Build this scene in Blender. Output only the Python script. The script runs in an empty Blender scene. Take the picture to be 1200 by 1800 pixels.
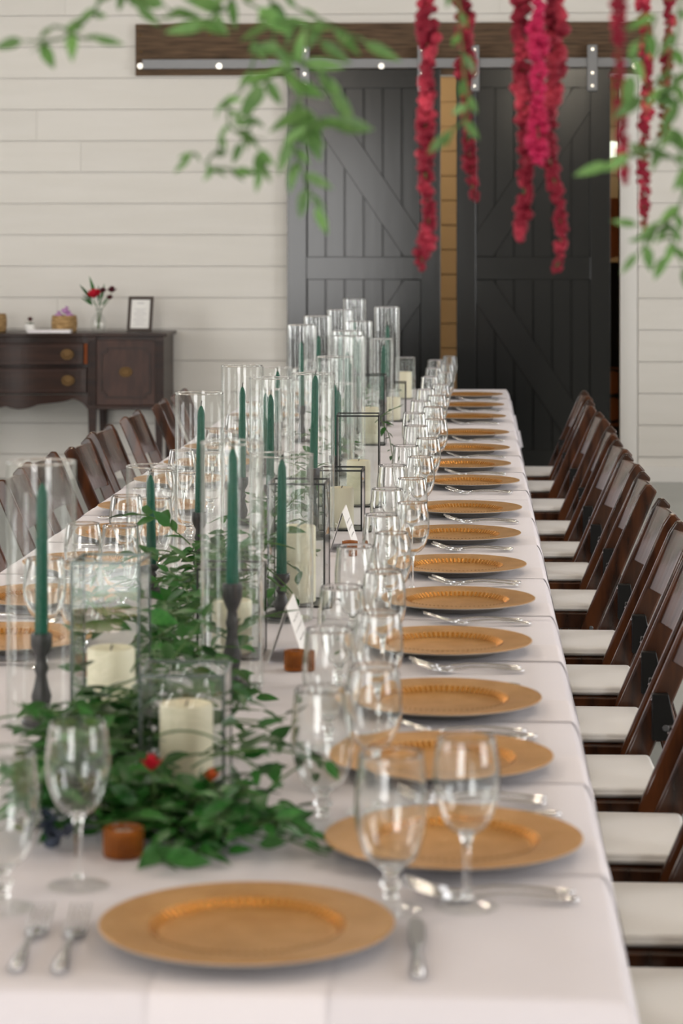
import bpy, bmesh, math, random
from mathutils import Vector, Matrix
PI = math.pi
random.seed(7)
SC = bpy.context.scene
COL = SC.collection

# ------------------------------------------------------------------ camera
F = 4250.0                      # focal length in pixels of the 1200x1800 frame
CZ = 1.541                      # eye height
HX, HY = 838.0, 425.0           # vanishing point of the table's long edges
YAW = math.atan((HX - 600) / F)
cam = bpy.data.cameras.new('camera')
cam.sensor_fit = 'VERTICAL'; cam.sensor_height = 36; cam.sensor_width = 24
cam.lens = F / 1800 * 36
cam.shift_y = -(900 - HY) / 1800
cam.clip_start = 0.05; cam.clip_end = 100
cam.dof.use_dof = True; cam.dof.focus_distance = 6.6; cam.dof.aperture_fstop = 5.6
camo = bpy.data.objects.new('camera', cam); COL.objects.link(camo)
camo.location = (0, 0, CZ); camo.rotation_euler = (PI / 2, 0, YAW)
SC.camera = camo

# ------------------------------------------------------------------ world, exposure
w = bpy.data.worlds.new('sky'); SC.world = w; w.use_nodes = True
bg = w.node_tree.nodes['Background']; bg.inputs[0].default_value = (0.85, 0.92, 1.0, 1); bg.inputs[1].default_value = 1.5
vs = SC.view_settings
vs.view_transform = 'Standard'; vs.look = 'None'; vs.exposure = -0.22; vs.gamma = 1.0; vs.use_curve_mapping = False
cy = SC.cycles
cy.max_bounces = 48; cy.transparent_max_bounces = 48; cy.transmission_bounces = 36; cy.glossy_bounces = 5; cy.diffuse_bounces = 3
cy.caustics_reflective = False; cy.caustics_refractive = False
cy.sample_clamp_indirect = 25.0

# room extents
XL, XR, YB, YW, ZC = -5.6, 4.6, -5.0, 15.6, 4.4
# windows: (wall, centre along wall, width, sill, head, watts, colour)
WINDOWS = [('left', 2.0, 2.0, 0.9, 3.3, 100, (1.0, 0.97, 0.93)), ('left', 7.0, 2.0, 0.9, 3.3, 100, (1.0, 0.97, 0.93)),
           ('left', 11.8, 2.0, 0.9, 3.3, 130, (1.0, 0.97, 0.93)),
           ('right', 1.0, 2.0, 0.9, 3.3, 130, (1.0, 0.98, 0.97)), ('right', 6.0, 2.0, 0.9, 3.3, 150, (1.0, 0.98, 0.97)),
           ('right', 11.0, 2.0, 0.9, 3.3, 150, (1.0, 0.98, 0.97)),
           ('rear', -3.0, 3.2, 0.15, 3.1, 380, (1.0, 0.97, 0.94))]
def area(name, loc, rot, sx, sy, watts, col):
    l = bpy.data.lights.new(name, 'AREA'); l.shape = 'RECTANGLE'; l.size = sx; l.size_y = sy; l.energy = watts; l.color = col
    o = bpy.data.objects.new(name, l); COL.objects.link(o); o.location = loc; o.rotation_euler = rot
    return o
for wl, c, wd, z0, z1, e, colr in WINDOWS:
    zc = (z0 + z1) / 2
    if wl == 'left':  area('window_daylight', (XL - 0.06, c, zc), (0, -PI / 2, 0), z1 - z0, wd, e, colr)
    if wl == 'right': area('window_daylight', (XR + 0.06, c, zc), (0, PI / 2, 0), z1 - z0, wd, e, colr)
    if wl == 'rear':  area('window_daylight', (c, YB - 0.06, zc), (PI / 2, 0, 0), wd, z1 - z0, e, colr)

# ------------------------------------------------------------------ helpers
def at(px, py, Y):
    """point seen at pixel (px,py) at depth Y along the table"""
    t = math.tan(YAW); u = (px - 600) / F
    X = Y * (u - t) / (1 + u * t)
    dep = Y * math.cos(YAW) - X * math.sin(YAW)
    return Vector((X, Y, CZ - (py - HY) / F * dep))

class MB:
    def __init__(s): s.v = []; s.f = []
    def add(s, v, f):
        n = len(s.v); s.v += [tuple(p) for p in v]; s.f += [tuple(i + n for i in q) for q in f]
        return s
    def box(s, x0, x1, y0, y1, z0, z1):
        return s.add([(x0,y0,z0),(x1,y0,z0),(x1,y1,z0),(x0,y1,z0),(x0,y0,z1),(x1,y0,z1),(x1,y1,z1),(x0,y1,z1)],
                     [(0,3,2,1),(4,5,6,7),(0,1,5,4),(1,2,6,5),(2,3,7,6),(3,0,4,7)])
    def lathe(s, prof, n=24, cx=0, cy=0, closed=False):
        v = []; f = []; m = len(prof)
        for i in range(n):
            a = 2 * PI * i / n; c, q = math.cos(a), math.sin(a)
            for r, z in prof: v.append((cx + r * c, cy + r * q, z))
        for i in range(n):
            j = (i + 1) % n
            for k in range(m if closed else m - 1):
                l = (k + 1) % m
                f.append((i*m+k, j*m+k, j*m+l, i*m+l))
        return s.add(v, f)
    def prism(s, poly, d0, d1, axis='y'):
        """polygon (a,b) extruded along axis"""
        def p(a, b, d):
            return {'y': (a, d, b), 'x': (d, a, b), 'z': (a, b, d)}[axis]
        n = len(poly)
        v = [p(a, b, d0) for a, b in poly] + [p(a, b, d1) for a, b in poly]
        f = [tuple(range(n - 1, -1, -1)), tuple(range(n, 2 * n))] + [(i, (i + 1) % n, n + (i + 1) % n, n + i) for i in range(n)]
        return s.add(v, f)
    def tube(s, pts, r, n=6, cap=True):
        pts = [Vector(p) for p in pts]; m = len(pts)
        rs = r if isinstance(r, (list, tuple)) else [r] * m
        v = []; f = []; prev = None
        for i, p in enumerate(pts):
            t = (pts[min(i + 1, m - 1)] - pts[max(i - 1, 0)])
            if t.length < 1e-9: t = Vector((0, 0, 1))
            t.normalize()
            if prev is None:
                ref = Vector((0, 0, 1)) if abs(t.z) < .9 else Vector((1, 0, 0))
                a = t.cross(ref).normalized()
            else:
                a = (prev - t * prev.dot(t)).normalized()
            prev = a; b = t.cross(a)
            for k in range(n):
                th = 2 * PI * k / n
                v.append(p + (a * math.cos(th) + b * math.sin(th)) * rs[i])
        for i in range(m - 1):
            for k in range(n):
                l = (k + 1) % n
                f.append((i*n+k, i*n+l, (i+1)*n+l, (i+1)*n+k))
        if cap:
            f.append(tuple(range(n - 1, -1, -1))); f.append(tuple((m - 1) * n + k for k in range(n)))
        return s.add(v, f)
    def mesh(s, name, smooth=False, bevel=0, seg=2, angle=35):
        me = bpy.data.meshes.new(name); me.from_pydata(s.v, [], s.f); me.update()
        bm = bmesh.new(); bm.from_mesh(me)
        bmesh.ops.recalc_face_normals(bm, faces=bm.faces)
        if bevel:
            ed = [e for e in bm.edges if len(e.link_faces) == 2 and e.calc_face_angle(0) > math.radians(angle)]
            bmesh.ops.bevel(bm, geom=ed, offset=bevel, segments=seg, profile=0.5, affect='EDGES', clamp_overlap=True)
        if smooth:
            for f in bm.faces: f.smooth = True
            if smooth == 'auto':
                for e in bm.edges:
                    if len(e.link_faces) == 2 and e.calc_face_angle(0) > math.radians(40): e.smooth = False
        bm.to_mesh(me); bm.free()
        return me

def obj(name, me, mat=None, parent=None, loc=(0,0,0), rot=(0,0,0), scale=None):
    if isinstance(me, MB): me = me.mesh(name)
    if mat is not None and not me.materials: me.materials.append(mat)
    o = bpy.data.objects.new(name, me); COL.objects.link(o)
    o.location = loc; o.rotation_euler = rot
    if scale is not None: o.scale = (scale,) * 3 if isinstance(scale, (int, float)) else scale
    if parent is not None: o.parent = parent
    return o
def tag(o, label, cat, group=None, kind=None):
    o['label'] = label; o['category'] = cat
    if group: o['group'] = group
    if kind: o['kind'] = kind
    return o
def struct(o, label=None, cat=None):
    o['kind'] = 'structure'
    if label: o['label'] = label
    if cat: o['category'] = cat
    return o
def empty(name, loc=(0,0,0), rot=(0,0,0)):
    o = bpy.data.objects.new(name, None); COL.objects.link(o); o.location = loc; o.rotation_euler = rot
    o.empty_display_size = .05
    return o
def copy_tree(o, parent=None):
    c = o.copy(); COL.objects.link(c); c.parent = parent
    for ch in o.children:
        if ch.name != c.name: copy_tree(ch, c)
    return c
def dup(root, loc, rot=None, label=None, group=None):
    kids = list(root.children)
    c = root.copy(); COL.objects.link(c); c.location = loc
    if rot is not None: c.rotation_euler = rot
    for ch in kids:
        d = ch.copy(); COL.objects.link(d); d.parent = c
        for g in list(ch.children):
            e = g.copy(); COL.objects.link(e); e.parent = d
    if label: c['label'] = label
    if group: c['group'] = group
    return c
ORD = ['zeroth','first','second','third','fourth','fifth','sixth','seventh','eighth','ninth','tenth','eleventh','twelfth','thirteenth',
       'fourteenth','fifteenth','sixteenth','seventeenth','eighteenth','nineteenth','twentieth','twenty-first','twenty-second','twenty-third']

# ------------------------------------------------------------------ materials
def mat(name, col, rough=.5, metal=0, col2=None, nscale=8, stretch=None, bump=0, bscale=60, coat=0, coat_rough=.08, spec=.5, rand=0, sss=0, sheen=0, trans=0, ior=1.45, detail=4, coord='Object', lo=.35, hi=.65):
    m = bpy.data.materials.new(name); m.use_nodes = True
    nt = m.node_tree; b = nt.nodes['Principled BSDF']
    b.inputs['Base Color'].default_value = (*col, 1); b.inputs['Roughness'].default_value = rough; b.inputs['Metallic'].default_value = metal
    b.inputs['Specular IOR Level'].default_value = spec; b.inputs['IOR'].default_value = ior
    b.inputs['Coat Weight'].default_value = coat; b.inputs['Coat Roughness'].default_value = coat_rough
    b.inputs['Transmission Weight'].default_value = trans
    if sss:
        b.inputs['Subsurface Weight'].default_value = sss; b.inputs['Subsurface Radius'].default_value = (.02, .012, .006); b.inputs['Subsurface Scale'].default_value = .5
    if sheen: b.inputs['Sheen Weight'].default_value = sheen
    tc = nt.nodes.new('ShaderNodeTexCoord')
    src = tc.outputs[coord]
    if stretch:
        mp = nt.nodes.new('ShaderNodeMapping'); mp.inputs['Scale'].default_value = stretch
        nt.links.new(src, mp.inputs['Vector']); src = mp.outputs[0]
    out = None
    if col2 is not None:
        n = nt.nodes.new('ShaderNodeTexNoise'); n.inputs['Scale'].default_value = nscale; n.inputs['Detail'].default_value = detail
        nt.links.new(src, n.inputs['Vector'])
        r = nt.nodes.new('ShaderNodeMapRange'); r.inputs[1].default_value = lo; r.inputs[2].default_value = hi
        nt.links.new(n.outputs['Fac'], r.inputs[0])
        mx = nt.nodes.new('ShaderNodeMix'); mx.data_type = 'RGBA'
        mx.inputs[6].default_value = (*col, 1); mx.inputs[7].default_value = (*col2, 1)
        nt.links.new(r.outputs[0], mx.inputs[0]); out = mx.outputs[2]
        nt.links.new(out, b.inputs['Base Color'])
    if rand:
        oi = nt.nodes.new('ShaderNodeObjectInfo')
        hs = nt.nodes.new('ShaderNodeHueSaturation')
        r = nt.nodes.new('ShaderNodeMapRange'); r.inputs[3].default_value = 1 - rand; r.inputs[4].default_value = 1 + rand
        nt.links.new(oi.outputs['Random'], r.inputs[0]); nt.links.new(r.outputs[0], hs.inputs['Value'])
        if out: nt.links.new(out, hs.inputs['Color'])
        else: hs.inputs['Color'].default_value = (*col, 1)
        nt.links.new(hs.outputs[0], b.inputs['Base Color'])
    if bump:
        n = nt.nodes.new('ShaderNodeTexNoise'); n.inputs['Scale'].default_value = bscale; n.inputs['Detail'].default_value = 5
        nt.links.new(src, n.inputs['Vector'])
        bp = nt.nodes.new('ShaderNodeBump'); bp.inputs['Strength'].default_value = bump; bp.inputs['Distance'].default_value = .01
        nt.links.new(n.outputs['Fac'], bp.inputs['Height']); nt.links.new(bp.outputs[0], b.inputs['Normal'])
    return m

def thin_glass(name, tint=(1, 1, 1), f0=.04, gain=1.0, rough=.0, edge=(.55, .62, .58)):
    """thin-walled clear glass: transmits straight through, mirrors more towards grazing"""
    m = bpy.data.materials.new(name); m.use_nodes = True
    nt = m.node_tree; nt.nodes.remove(nt.nodes['Principled BSDF'])
    out = nt.nodes['Material Output']
    lw = nt.nodes.new('ShaderNodeLayerWeight'); lw.inputs['Blend'].default_value = .5
    pw = nt.nodes.new('ShaderNodeMath'); pw.operation = 'POWER'; pw.inputs[1].default_value = 4.0
    nt.links.new(lw.outputs['Facing'], pw.inputs[0])
    ma = nt.nodes.new('ShaderNodeMath'); ma.operation = 'MULTIPLY_ADD'; ma.inputs[1].default_value = gain * (1 - f0); ma.inputs[2].default_value = f0; ma.use_clamp = True
    nt.links.new(pw.outputs[0], ma.inputs[0])
    tr = nt.nodes.new('ShaderNodeBsdfTransparent')
    ep = nt.nodes.new('ShaderNodeMath'); ep.operation = 'POWER'; ep.inputs[1].default_value = 7.0
    nt.links.new(lw.outputs['Facing'], ep.inputs[0])
    em = nt.nodes.new('ShaderNodeMix'); em.data_type = 'RGBA'; em.inputs[6].default_value = (*tint, 1); em.inputs[7].default_value = (*edge, 1)
    nt.links.new(ep.outputs[0], em.inputs[0]); nt.links.new(em.outputs[2], tr.inputs[0])
    gl = nt.nodes.new('ShaderNodeBsdfGlossy'); gl.inputs['Roughness'].default_value = rough
    gl.inputs['Color'].default_value = (1, 1, 1, 1)
    mx = nt.nodes.new('ShaderNodeMixShader')
    nt.links.new(ma.outputs[0], mx.inputs[0]); nt.links.new(tr.outputs[0], mx.inputs[1]); nt.links.new(gl.outputs[0], mx.inputs[2])
    nt.links.new(mx.outputs[0], out.inputs[0])
    return m

def emis(name, col, strength):
    m = bpy.data.materials.new(name); m.use_nodes = True
    b = m.node_tree.nodes['Principled BSDF']
    b.inputs['Base Color'].default_value = (*col, 1); b.inputs['Emission Color'].default_value = (*col, 1); b.inputs['Emission Strength'].default_value = strength
    return m

M = {}
M['shiplap'] = mat('white_painted_shiplap', (.80, .775, .735), .55, col2=(.77, .745, .70), nscale=1.5, stretch=(1, 1, 8), bump=.04, bscale=25, rand=.015)
M['white_paint'] = mat('white_paint', (.80, .785, .76), .5)
M['ceiling'] = mat('ceiling_boards', (.42, .37, .31), .7, col2=(.34, .29, .24), nscale=3, stretch=(1, .2, 1))
M['floor'] = mat('polished_concrete', (.36, .385, .37), .28, col2=(.43, .455, .44), nscale=1.2, bump=.02, bscale=30)
M['door_black'] = mat('black_satin_paint', (.010, .011, .011), .15, bump=.02, bscale=18, stretch=(1, 1, .15), spec=.42)
M['barnwood'] = mat('rough_brown_timber', (.17, .105, .060), .75, col2=(.065, .040, .023), nscale=9, stretch=(.5, 4, 9), bump=.5, bscale=40)
M['steel'] = mat('dark_steel', (.16, .165, .175), .38, metal=.85)
M['bolt'] = mat('bright_bolt', (.85, .84, .80), .25, metal=.9)
M['cloth'] = mat('lavender_white_linen', (.775, .735, .785), .85, col2=(.75, .71, .758), nscale=3, bump=.06, bscale=14, sheen=.15)
M['napkin'] = mat('white_napkin_cotton', (.82, .775, .82), .85, bump=.08, bscale=40, sheen=.1)
M['gold'] = mat('hammered_gold', (.70, .40, .155), .36, metal=.70, col2=(.60, .32, .105), nscale=26, bump=.30, bscale=210, rand=.05, spec=.4)
M['gold_band'] = mat('burnished_gold_band', (.62, .26, .045), .26, metal=.75, rand=.05)
M['silver_lip'] = mat('silvered_edge', (.66, .62, .55), .3, metal=.8)
M['cutlery'] = mat('polished_steel', (.62, .62, .63), .16, metal=1)
M['chair_wood'] = mat('mahogany_lacquer', (.105, .034, .012), .20, col2=(.022, .009, .005), nscale=5, stretch=(5, 5, .9), coat=.2, coat_rough=.06, spec=.45, rand=.25, detail=5)
M['chair_metal'] = mat('black_bracket', (.006, .006, .006), .4, spec=.3)
M['vinyl'] = mat('white_vinyl', (.88, .86, .835), .42, bump=.03, bscale=12)
M['disc'] = mat('clear_spacer', (.75, .74, .72), .25, trans=.5)
M['glass'] = thin_glass('clear_thin_glass', (.990, .995, .992), .028, .85)
M['stem'] = thin_glass('clear_stemware_glass', (.985, .99, .988), .035, .95)
M['foot_thin'] = thin_glass('clear_glass_foot', (.99, .995, .993), .03, .5, edge=(.9, .93, .92))
M['foot'] = mat('solid_clear_glass', (.97, .985, .98), .0, trans=1, ior=1.47)
M['lantern_glass'] = thin_glass('flat_lantern_glass', (.975, .988, .982), .04, .9)
M['frame_black'] = mat('black_lantern_frame', (.022, .024, .024), .35, metal=.5)
M['frame_clear'] = mat('grey_green_lantern_edge', (.10, .125, .115), .2, metal=.4)
M['taper'] = mat('emerald_taper_wax', (.002, .085, .053), .38, spec=.35, rand=.06)
M['wick'] = mat('burnt_wick', (.03, .028, .025), .9)
M['stick'] = mat('pewter_candlestick', (.020, .021, .023), .38, col2=(.035, .036, .039), nscale=30, spec=.4)
M['pillar'] = mat('ivory_pillar_wax', (.87, .80, .62), .5, rand=.03)
M['amber'] = mat('amber_glass', (.72, .24, .04), .10, trans=.6, ior=1.3, col2=(.42, .11, .015), nscale=10)
M['votive_wax'] = mat('white_votive_wax', (.82, .80, .74), .5)
M['card'] = mat('white_card_stock', (.88, .87, .85), .7)
M['ink'] = mat('grey_ink', (.50, .49, .49), .7)
M['leaf'] = mat('smilax_leaf', (.012, .090, .012), .36, col2=(.032, .150, .024), nscale=9, rand=.4, spec=.45)
M['leaf_light'] = mat('pale_smilax_leaf', (.070, .180, .040), .5, col2=(.14, .27, .070), nscale=9, rand=.3)
M['stemg'] = mat('green_stem', (.06, .13, .03), .6)
M['amaranth'] = mat('crimson_amaranth', (.22, .002, .020), .75, col2=(.66, .055, .10), nscale=22, rand=.12, lo=.50, hi=.74, detail=2)
M['amaranth_pink'] = mat('magenta_amaranth', (.36, .002, .048), .75, col2=(.50, .010, .085), nscale=30, rand=.1)
M['side_wood'] = mat('dark_walnut_polish', (.040, .017, .011), .33, col2=(.018, .008, .006), nscale=4, stretch=(1, 1, 7), spec=.32)
M['side_veneer'] = mat('walnut_veneer', (.068, .032, .024), .38, col2=(.040, .019, .015), nscale=6, stretch=(5, 1, 1.2), spec=.32)
M['side_raw'] = mat('raw_drawer_wood', (.42, .10, .02), .6)
M['brass'] = mat('aged_brass', (.095, .055, .022), .4, metal=.85)
M['basket'] = mat('woven_seagrass', (.55, .36, .17), .8, col2=(.30, .18, .07), nscale=30, stretch=(1, 1, 2.5), bump=.8, bscale=60)
M['purple'] = mat('lilac_paper', (.50, .26, .52), .7)
M['red'] = mat('red_petals', (.62, .012, .035), .6)
M['wine'] = mat('burgundy_petals', (.09, .006, .016), .6)
M['blue'] = mat('steel_blue_thistle', (.030, .042, .075), .6, col2=(.07, .09, .13), nscale=30)
M['frame_wood'] = mat('dark_frame_wood', (.045, .028, .02), .4)
M['orange_wood'] = mat('orange_varnished_wood', (.42, .13, .03), .35)
M['rope'] = mat('jute_rope', (.35, .26, .15), .9)
M['dark_cloth'] = mat('black_cloth', (.008, .008, .008), .8)

# ------------------------------------------------------------------ room shell
fl = struct(obj('floor', MB().box(XL - .3, XR + .3, YB - .3, YW + 5.2, -.1, 0), M['floor']), 'grey-green polished concrete floor beyond the chair row', 'floor')
struct(obj('ceiling', MB().box(XL - .3, XR + .3, YB - .3, YW + .3, ZC, ZC + .1), M['ceiling']), 'timber-boarded ceiling above the hall', 'ceiling')

def wall_open(name, axis, pos, thick, a0, a1, z1, openings, m):
    """wall along an axis with rectangular openings, as one mesh of slabs"""
    mb = MB()
    def slab(p0, p1, q0, q1):
        if p1 - p0 < 1e-4 or q1 - q0 < 1e-4: return
        if axis == 'y': mb.box(pos, pos + thick, p0, p1, q0, q1)
        else: mb.box(p0, p1, pos, pos + thick, q0, q1)
    cur = a0
    for c, wd, zz0, zz1 in sorted(openings):
        slab(cur, c - wd/2, 0, z1); slab(c - wd/2, c + wd/2, 0, zz0); slab(c - wd/2, c + wd/2, zz1, z1)
        cur = c + wd/2
    slab(cur, a1, 0, z1)
    return struct(obj(name, mb, m))
ops = lambda k: [(c, wd, z0, z1) for wl, c, wd, z0, z1, e, q in WINDOWS if wl == k]
o = wall_open('wall_left', 'y', XL - .2, .2, YB - .2, YW + .2, ZC, ops('left'), M['white_paint']); struct(o, 'white side wall of the hall with three windows', 'wall')
o = wall_open('wall_right', 'y', XR, .2, YB - .2, YW + .2, ZC, ops('right'), M['white_paint']); struct(o, 'white side wall of the hall opposite the sideboard', 'wall')
o = wall_open('wall_rear', 'x', YB - .2, .2, XL, XR, ZC, ops('rear'), M['white_paint']); struct(o, 'white rear wall with tall glazed doorway', 'wall')
for k, (wl, c, wd, z0, z1, e, q) in enumerate(WINDOWS):
    # frame with muntins in local x (along wall), z
    fr = MB(); t = .05
    fr.box(-wd/2, -wd/2 + t, -.03, .03, z0, z1).box(wd/2 - t, wd/2, -.03, .03, z0, z1).box(-wd/2, wd/2, -.03, .03, z0, z0 + t).box(-wd/2, wd/2, -.03, .03, z1 - t, z1)
    loc, rot = {'left': ((XL - .02, c, 0), (0, 0, PI/2)), 'right': ((XR + .02, c, 0), (0, 0, PI/2)), 'rear': ((c, YB - .02, 0), (0, 0, 0))}[wl]
    f = struct(obj('window_%d' % (k + 1), fr, M['white_paint'], None, loc, rot), 'tall white multi-pane window in the %s wall' % {'left': 'sideboard-end', 'right': 'opposite', 'rear': 'rear'}[wl], 'window')
    mu = MB()
    for i in range(1, 4):
        x = -wd/2 + wd * i / 4; mu.box(x - .018, x + .018, -.02, .02, z0 + t, z1 - t)
    for i in range(1, 5):
        z = z0 + (z1 - z0) * i / 5; mu.box(-wd/2 + t, wd/2 - t, -.016, .016, z - .018, z + .018)
    obj('muntin_grid', mu, M['white_paint'], f)

# back wall of shiplap planks with the barn-door opening
OX0, OX1, OZ = at(530, 0, YW).x, at(1089, 0, YW).x, at(0, 131, YW).z
wb = struct(obj('wall_back', MB().box(XL, OX0, YW, YW + .15, 0, ZC).box(OX1, XR, YW, YW + .15, 0, ZC).box(OX0, OX1, YW, YW + .15, OZ, ZC), M['white_paint']),
            'white shiplap wall behind the sideboard and the sliding doors', 'wall')
PITCH = .2035
zs0 = at(0, 468, YW).z - 7 * PITCH
TR = .115                                    # casing beside the opening
def plank(x0, x1, z0, z1):
    g = .0022
    obj('plank', MB().box(x0 + .0004, x1 - .0004, YW - .018, YW, z0 + g, z1 - g).mesh('plank', bevel=.002, seg=1), M['shiplap'], wb)
for r in range(-1, 16):
    z0 = max(.0, zs0 + r * PITCH); z1 = min(ZC, zs0 + (r + 1) * PITCH)
    if z1 - z0 < .02: continue
    random.seed(100 + r)
    spans = [(XL + .01, OX0), (OX1 + TR, XR - .01)] if z1 < OZ + .01 else [(XL + .01, XR - .01)]
    for a, b in spans:
        cuts = [a]
        if b - a > 2.5:
            c = a + random.uniform(.5, 3.2)
            while c < b - .5:
                cuts.append(c); c += random.uniform(2.6, 3.7)
        cuts.append(b)
        for p, q in zip(cuts, cuts[1:]): plank(p, q, z0, z1)
struct(obj('trim_1', MB().box(OX1, OX1 + TR - .004, YW - .022, YW + .15, 0, OZ).mesh('trim', bevel=.003), M['white_paint']), 'white door casing beside the narrow gap of the sliding door', 'trim')
struct(obj('trim_2', MB().box(OX1 - .0, XR - .01, YW - .034, YW - .0185, 0, .10).mesh('trim', bevel=.003), M['white_paint']), 'white skirting at the foot of the plank wall', 'trim')

# room beyond the doors
BR = YW + 2.6
warm = mat('cream_boards_beyond', (.60, .50, .36), .6)
wbr = struct(obj('wall_beyond', MB().box(-3.2, 3.0, BR, BR + .1, 0, 3.2), warm), 'tan boarded wall of the warm-lit room beyond the doors', 'wall')
for i in range(17):
    obj('plank', MB().box(-3.2, 3.0, BR - .015, BR, i * .185 + .004, (i + 1) * .185 - .004).mesh('plank', bevel=.002, seg=1), warm, wbr)
struct(obj('wall_beyond_side', MB().box(-3.3, -3.2, YW + .15, BR + .1, 0, 3.2).box(3.0, 3.1, YW + .15, BR + .1, 0, 3.2), warm), 'side walls of the room beyond the doors', 'wall')
struct(obj('ceiling_beyond', MB().box(-3.3, 3.1, YW + .15, BR + .1, 3.2, 3.3), warm), 'ceiling of the room beyond the doors', 'ceiling')
pl = bpy.data.lights.new('lamp_beyond', 'POINT'); pl.energy = 38; pl.color = (1, .72, .42); pl.shadow_soft_size = .12
po = bpy.data.objects.new('lamp_beyond', pl); COL.objects.link(po); po.location = (-.9, YW + 1.3, 2.75)
# things seen through the narrow gap at the right edge of the door
p0 = at(1084, 400, YW + 1.0)
ob = MB().prism([(p0.x - .30, 1.32), (p0.x + .12, 1.32), (p0.x + .12, 1.82), (p0.x + .05, 1.84), (p0.x - .3, 1.84)], YW + .98, YW + 1.02)
scrn = empty('wooden_screen', (0, 0, 0))
tag(scrn, 'orange varnished wooden screen glimpsed through the narrow door gap', 'screen')
arc = [(p0.x - .22, 1.84), (p0.x + .16, 1.84), (p0.x + .16, 1.46)] + [(p0.x + .16 - .38 * math.sin(a), 1.46 - .22 + .22 * math.cos(a)) for a in [i * .15 for i in range(1, 11)]] + [(p0.x - .22, 1.26)]
obj('curved_panel', MB().prism(arc, YW + .98, YW + 1.02), M['orange_wood'], scrn)
obj('post', MB().box(p0.x - .26, p0.x - .22, YW + .97, YW + 1.03, 0, 1.9), M['orange_wood'], scrn)
obj('lower_panel', MB().box(p0.x - .22, p0.x + .16, YW + .98, YW + 1.02, .28, .68), M['orange_wood'], scrn)
ri = MB()
for zc in (.40, .58):
    ri.tube([(p0.x - .03 + .09 * math.cos(a * PI / 6), YW + .965, zc + .09 * math.sin(a * PI / 6)) for a in range(13)], .010, 6)
obj('iron_scroll', ri, M['dark_cloth'], scrn)
obj('backing', MB().box(p0.x - .22, p0.x + .18, YW + 1.05, YW + 1.07, 0, 1.4), M['dark_cloth'], scrn)
q = at(1079, 263, YW + 2.4)
wl = obj('lit_wall_panel', MB().box(q.x - .07, q.x + .07, q.y - .04, q.y + .04, q.z - .06, q.z + .06).mesh('lit_wall_panel', bevel=.012), emis('panel_glow', (.9, 1.0, .8), 1.6))  # small bright panel of unknown kind, built as a glowing box
tag(wl, 'small bright panel on the wall beyond the narrow door gap', 'lamp')

# ------------------------------------------------------------------ sliding barn doors
YD = YW - .075                                # front plane of the door leaves
def barn_door(name, px0, px1, mirror, label):
    x0, x1 = at(px0, 0, YD).x, at(px1, 0, YD).x
    W = x1 - x0; zt = at(0, 124, YD).z; zb = .03
    e = struct(empty(name, ((x0 + x1) / 2, YD, 0)), label, 'door')
    h = W / 2; sw = .125
    m0, m1 = at(0, 491, YD).z, at(0, 451, YD).z       # middle rail
    top = at(0, 158, YD).z; bot = zb + .18
    th = .016
    # planks behind the frame
    n = 6; pw = (W - 2 * sw) / n
    for zz0, zz1 in ((bot, m0), (m1, top)):
        for i in range(n):
            a = -h + sw + i * pw
            obj('plank', MB().box(a + .004, a + pw - .004, 0, .028, zz0 - .01, zz1 + .01).mesh('plank', bevel=.003, seg=1), M['door_black'], e)
    obj('backing_panel', MB().box(-h + .01, h - .01, .02, .036, zb + .01, zt - .01), M['door_black'], e)
    for s in (-1, 1):
        obj('stile', MB().box(min(s * h, s * (h - sw)), max(s * h, s * (h - sw)), -th, .04, zb, zt).mesh('stile', bevel=.004), M['door_black'], e)
    for a, b in ((top, zt), (m0, m1), (zb, bot)):
        obj('rail', MB().box(-h + sw, h - sw, -th, .04, a, b).mesh('rail', bevel=.004), M['door_black'], e)
    # diagonal braces of each panel, meeting at the middle rail
    s = -1 if mirror else 1
    for (za, zc) in ((top, m1), (bot, m0)):
        a = Vector((-s * (h - sw), za)); c = Vector((s * (h - sw), zc))
        k = .15 * (1 if zc < za else -1); kx = .11 * s
        poly = [(a.x, a.y), (a.x + kx, a.y), (c.x, c.y + k), (c.x, c.y), (c.x - kx, c.y), (a.x, a.y - k)]
        obj('brace', MB().prism(poly, -th + .001, .02).mesh('brace', bevel=.003, seg=1), M['door_black'], e)
    for s2 in (-1, 1):
        xs = s2 * (h - .115)
        st = obj('hanger_strap', MB().box(xs - .032, xs + .032, -th - .032, -th - .022, at(0, 164, YD).z, at(0, 84, YD).z).mesh('strap', bevel=.002, seg=1), M['steel'], e)
        obj('strap_block', MB().box(xs - .03, xs + .03, -th - .022, -th, at(0, 164, YD).z, at(0, 128, YD).z), M['steel'], st)
        for py in (92, 133, 155):
            zz = at(0, py, YD).z
            obj('bolt', MB().prism([(xs + .010 * math.cos(i * PI / 4), zz + .010 * math.sin(i * PI / 4)) for i in range(8)], -th - .040, -th - .032), M['bolt'], st)
    return e
barn_door('door_1', 505, 774, False, 'black sliding barn door nearer the sideboard, with diagonal braces')
barn_door('door_2', 802, 1072, True, 'black sliding barn door beside the white casing, with hanger strap')
hb = empty('header_board', (0, YW, 0))
tag(hb, 'rough brown timber header board carrying the sliding door rail', 'beam'); hb['kind'] = 'structure'
hx0, hx1 = at(238, 0, YW - .05).x, at(1140, 0, YW - .05).x
obj('timber', MB().box(hx0, hx1, -.055, -.018, at(0, 135, YW).z, at(0, 45, YW).z).mesh('timber', bevel=.004), M['barnwood'], hb)
rl = obj('steel_rail', MB().box(hx0 + .05, at(1125, 0, YW).x, -.093, -.084, at(0, 124, YW).z, at(0, 107.5, YW).z).mesh('rail', bevel=.0015, seg=1), M['steel'], hb)
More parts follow.
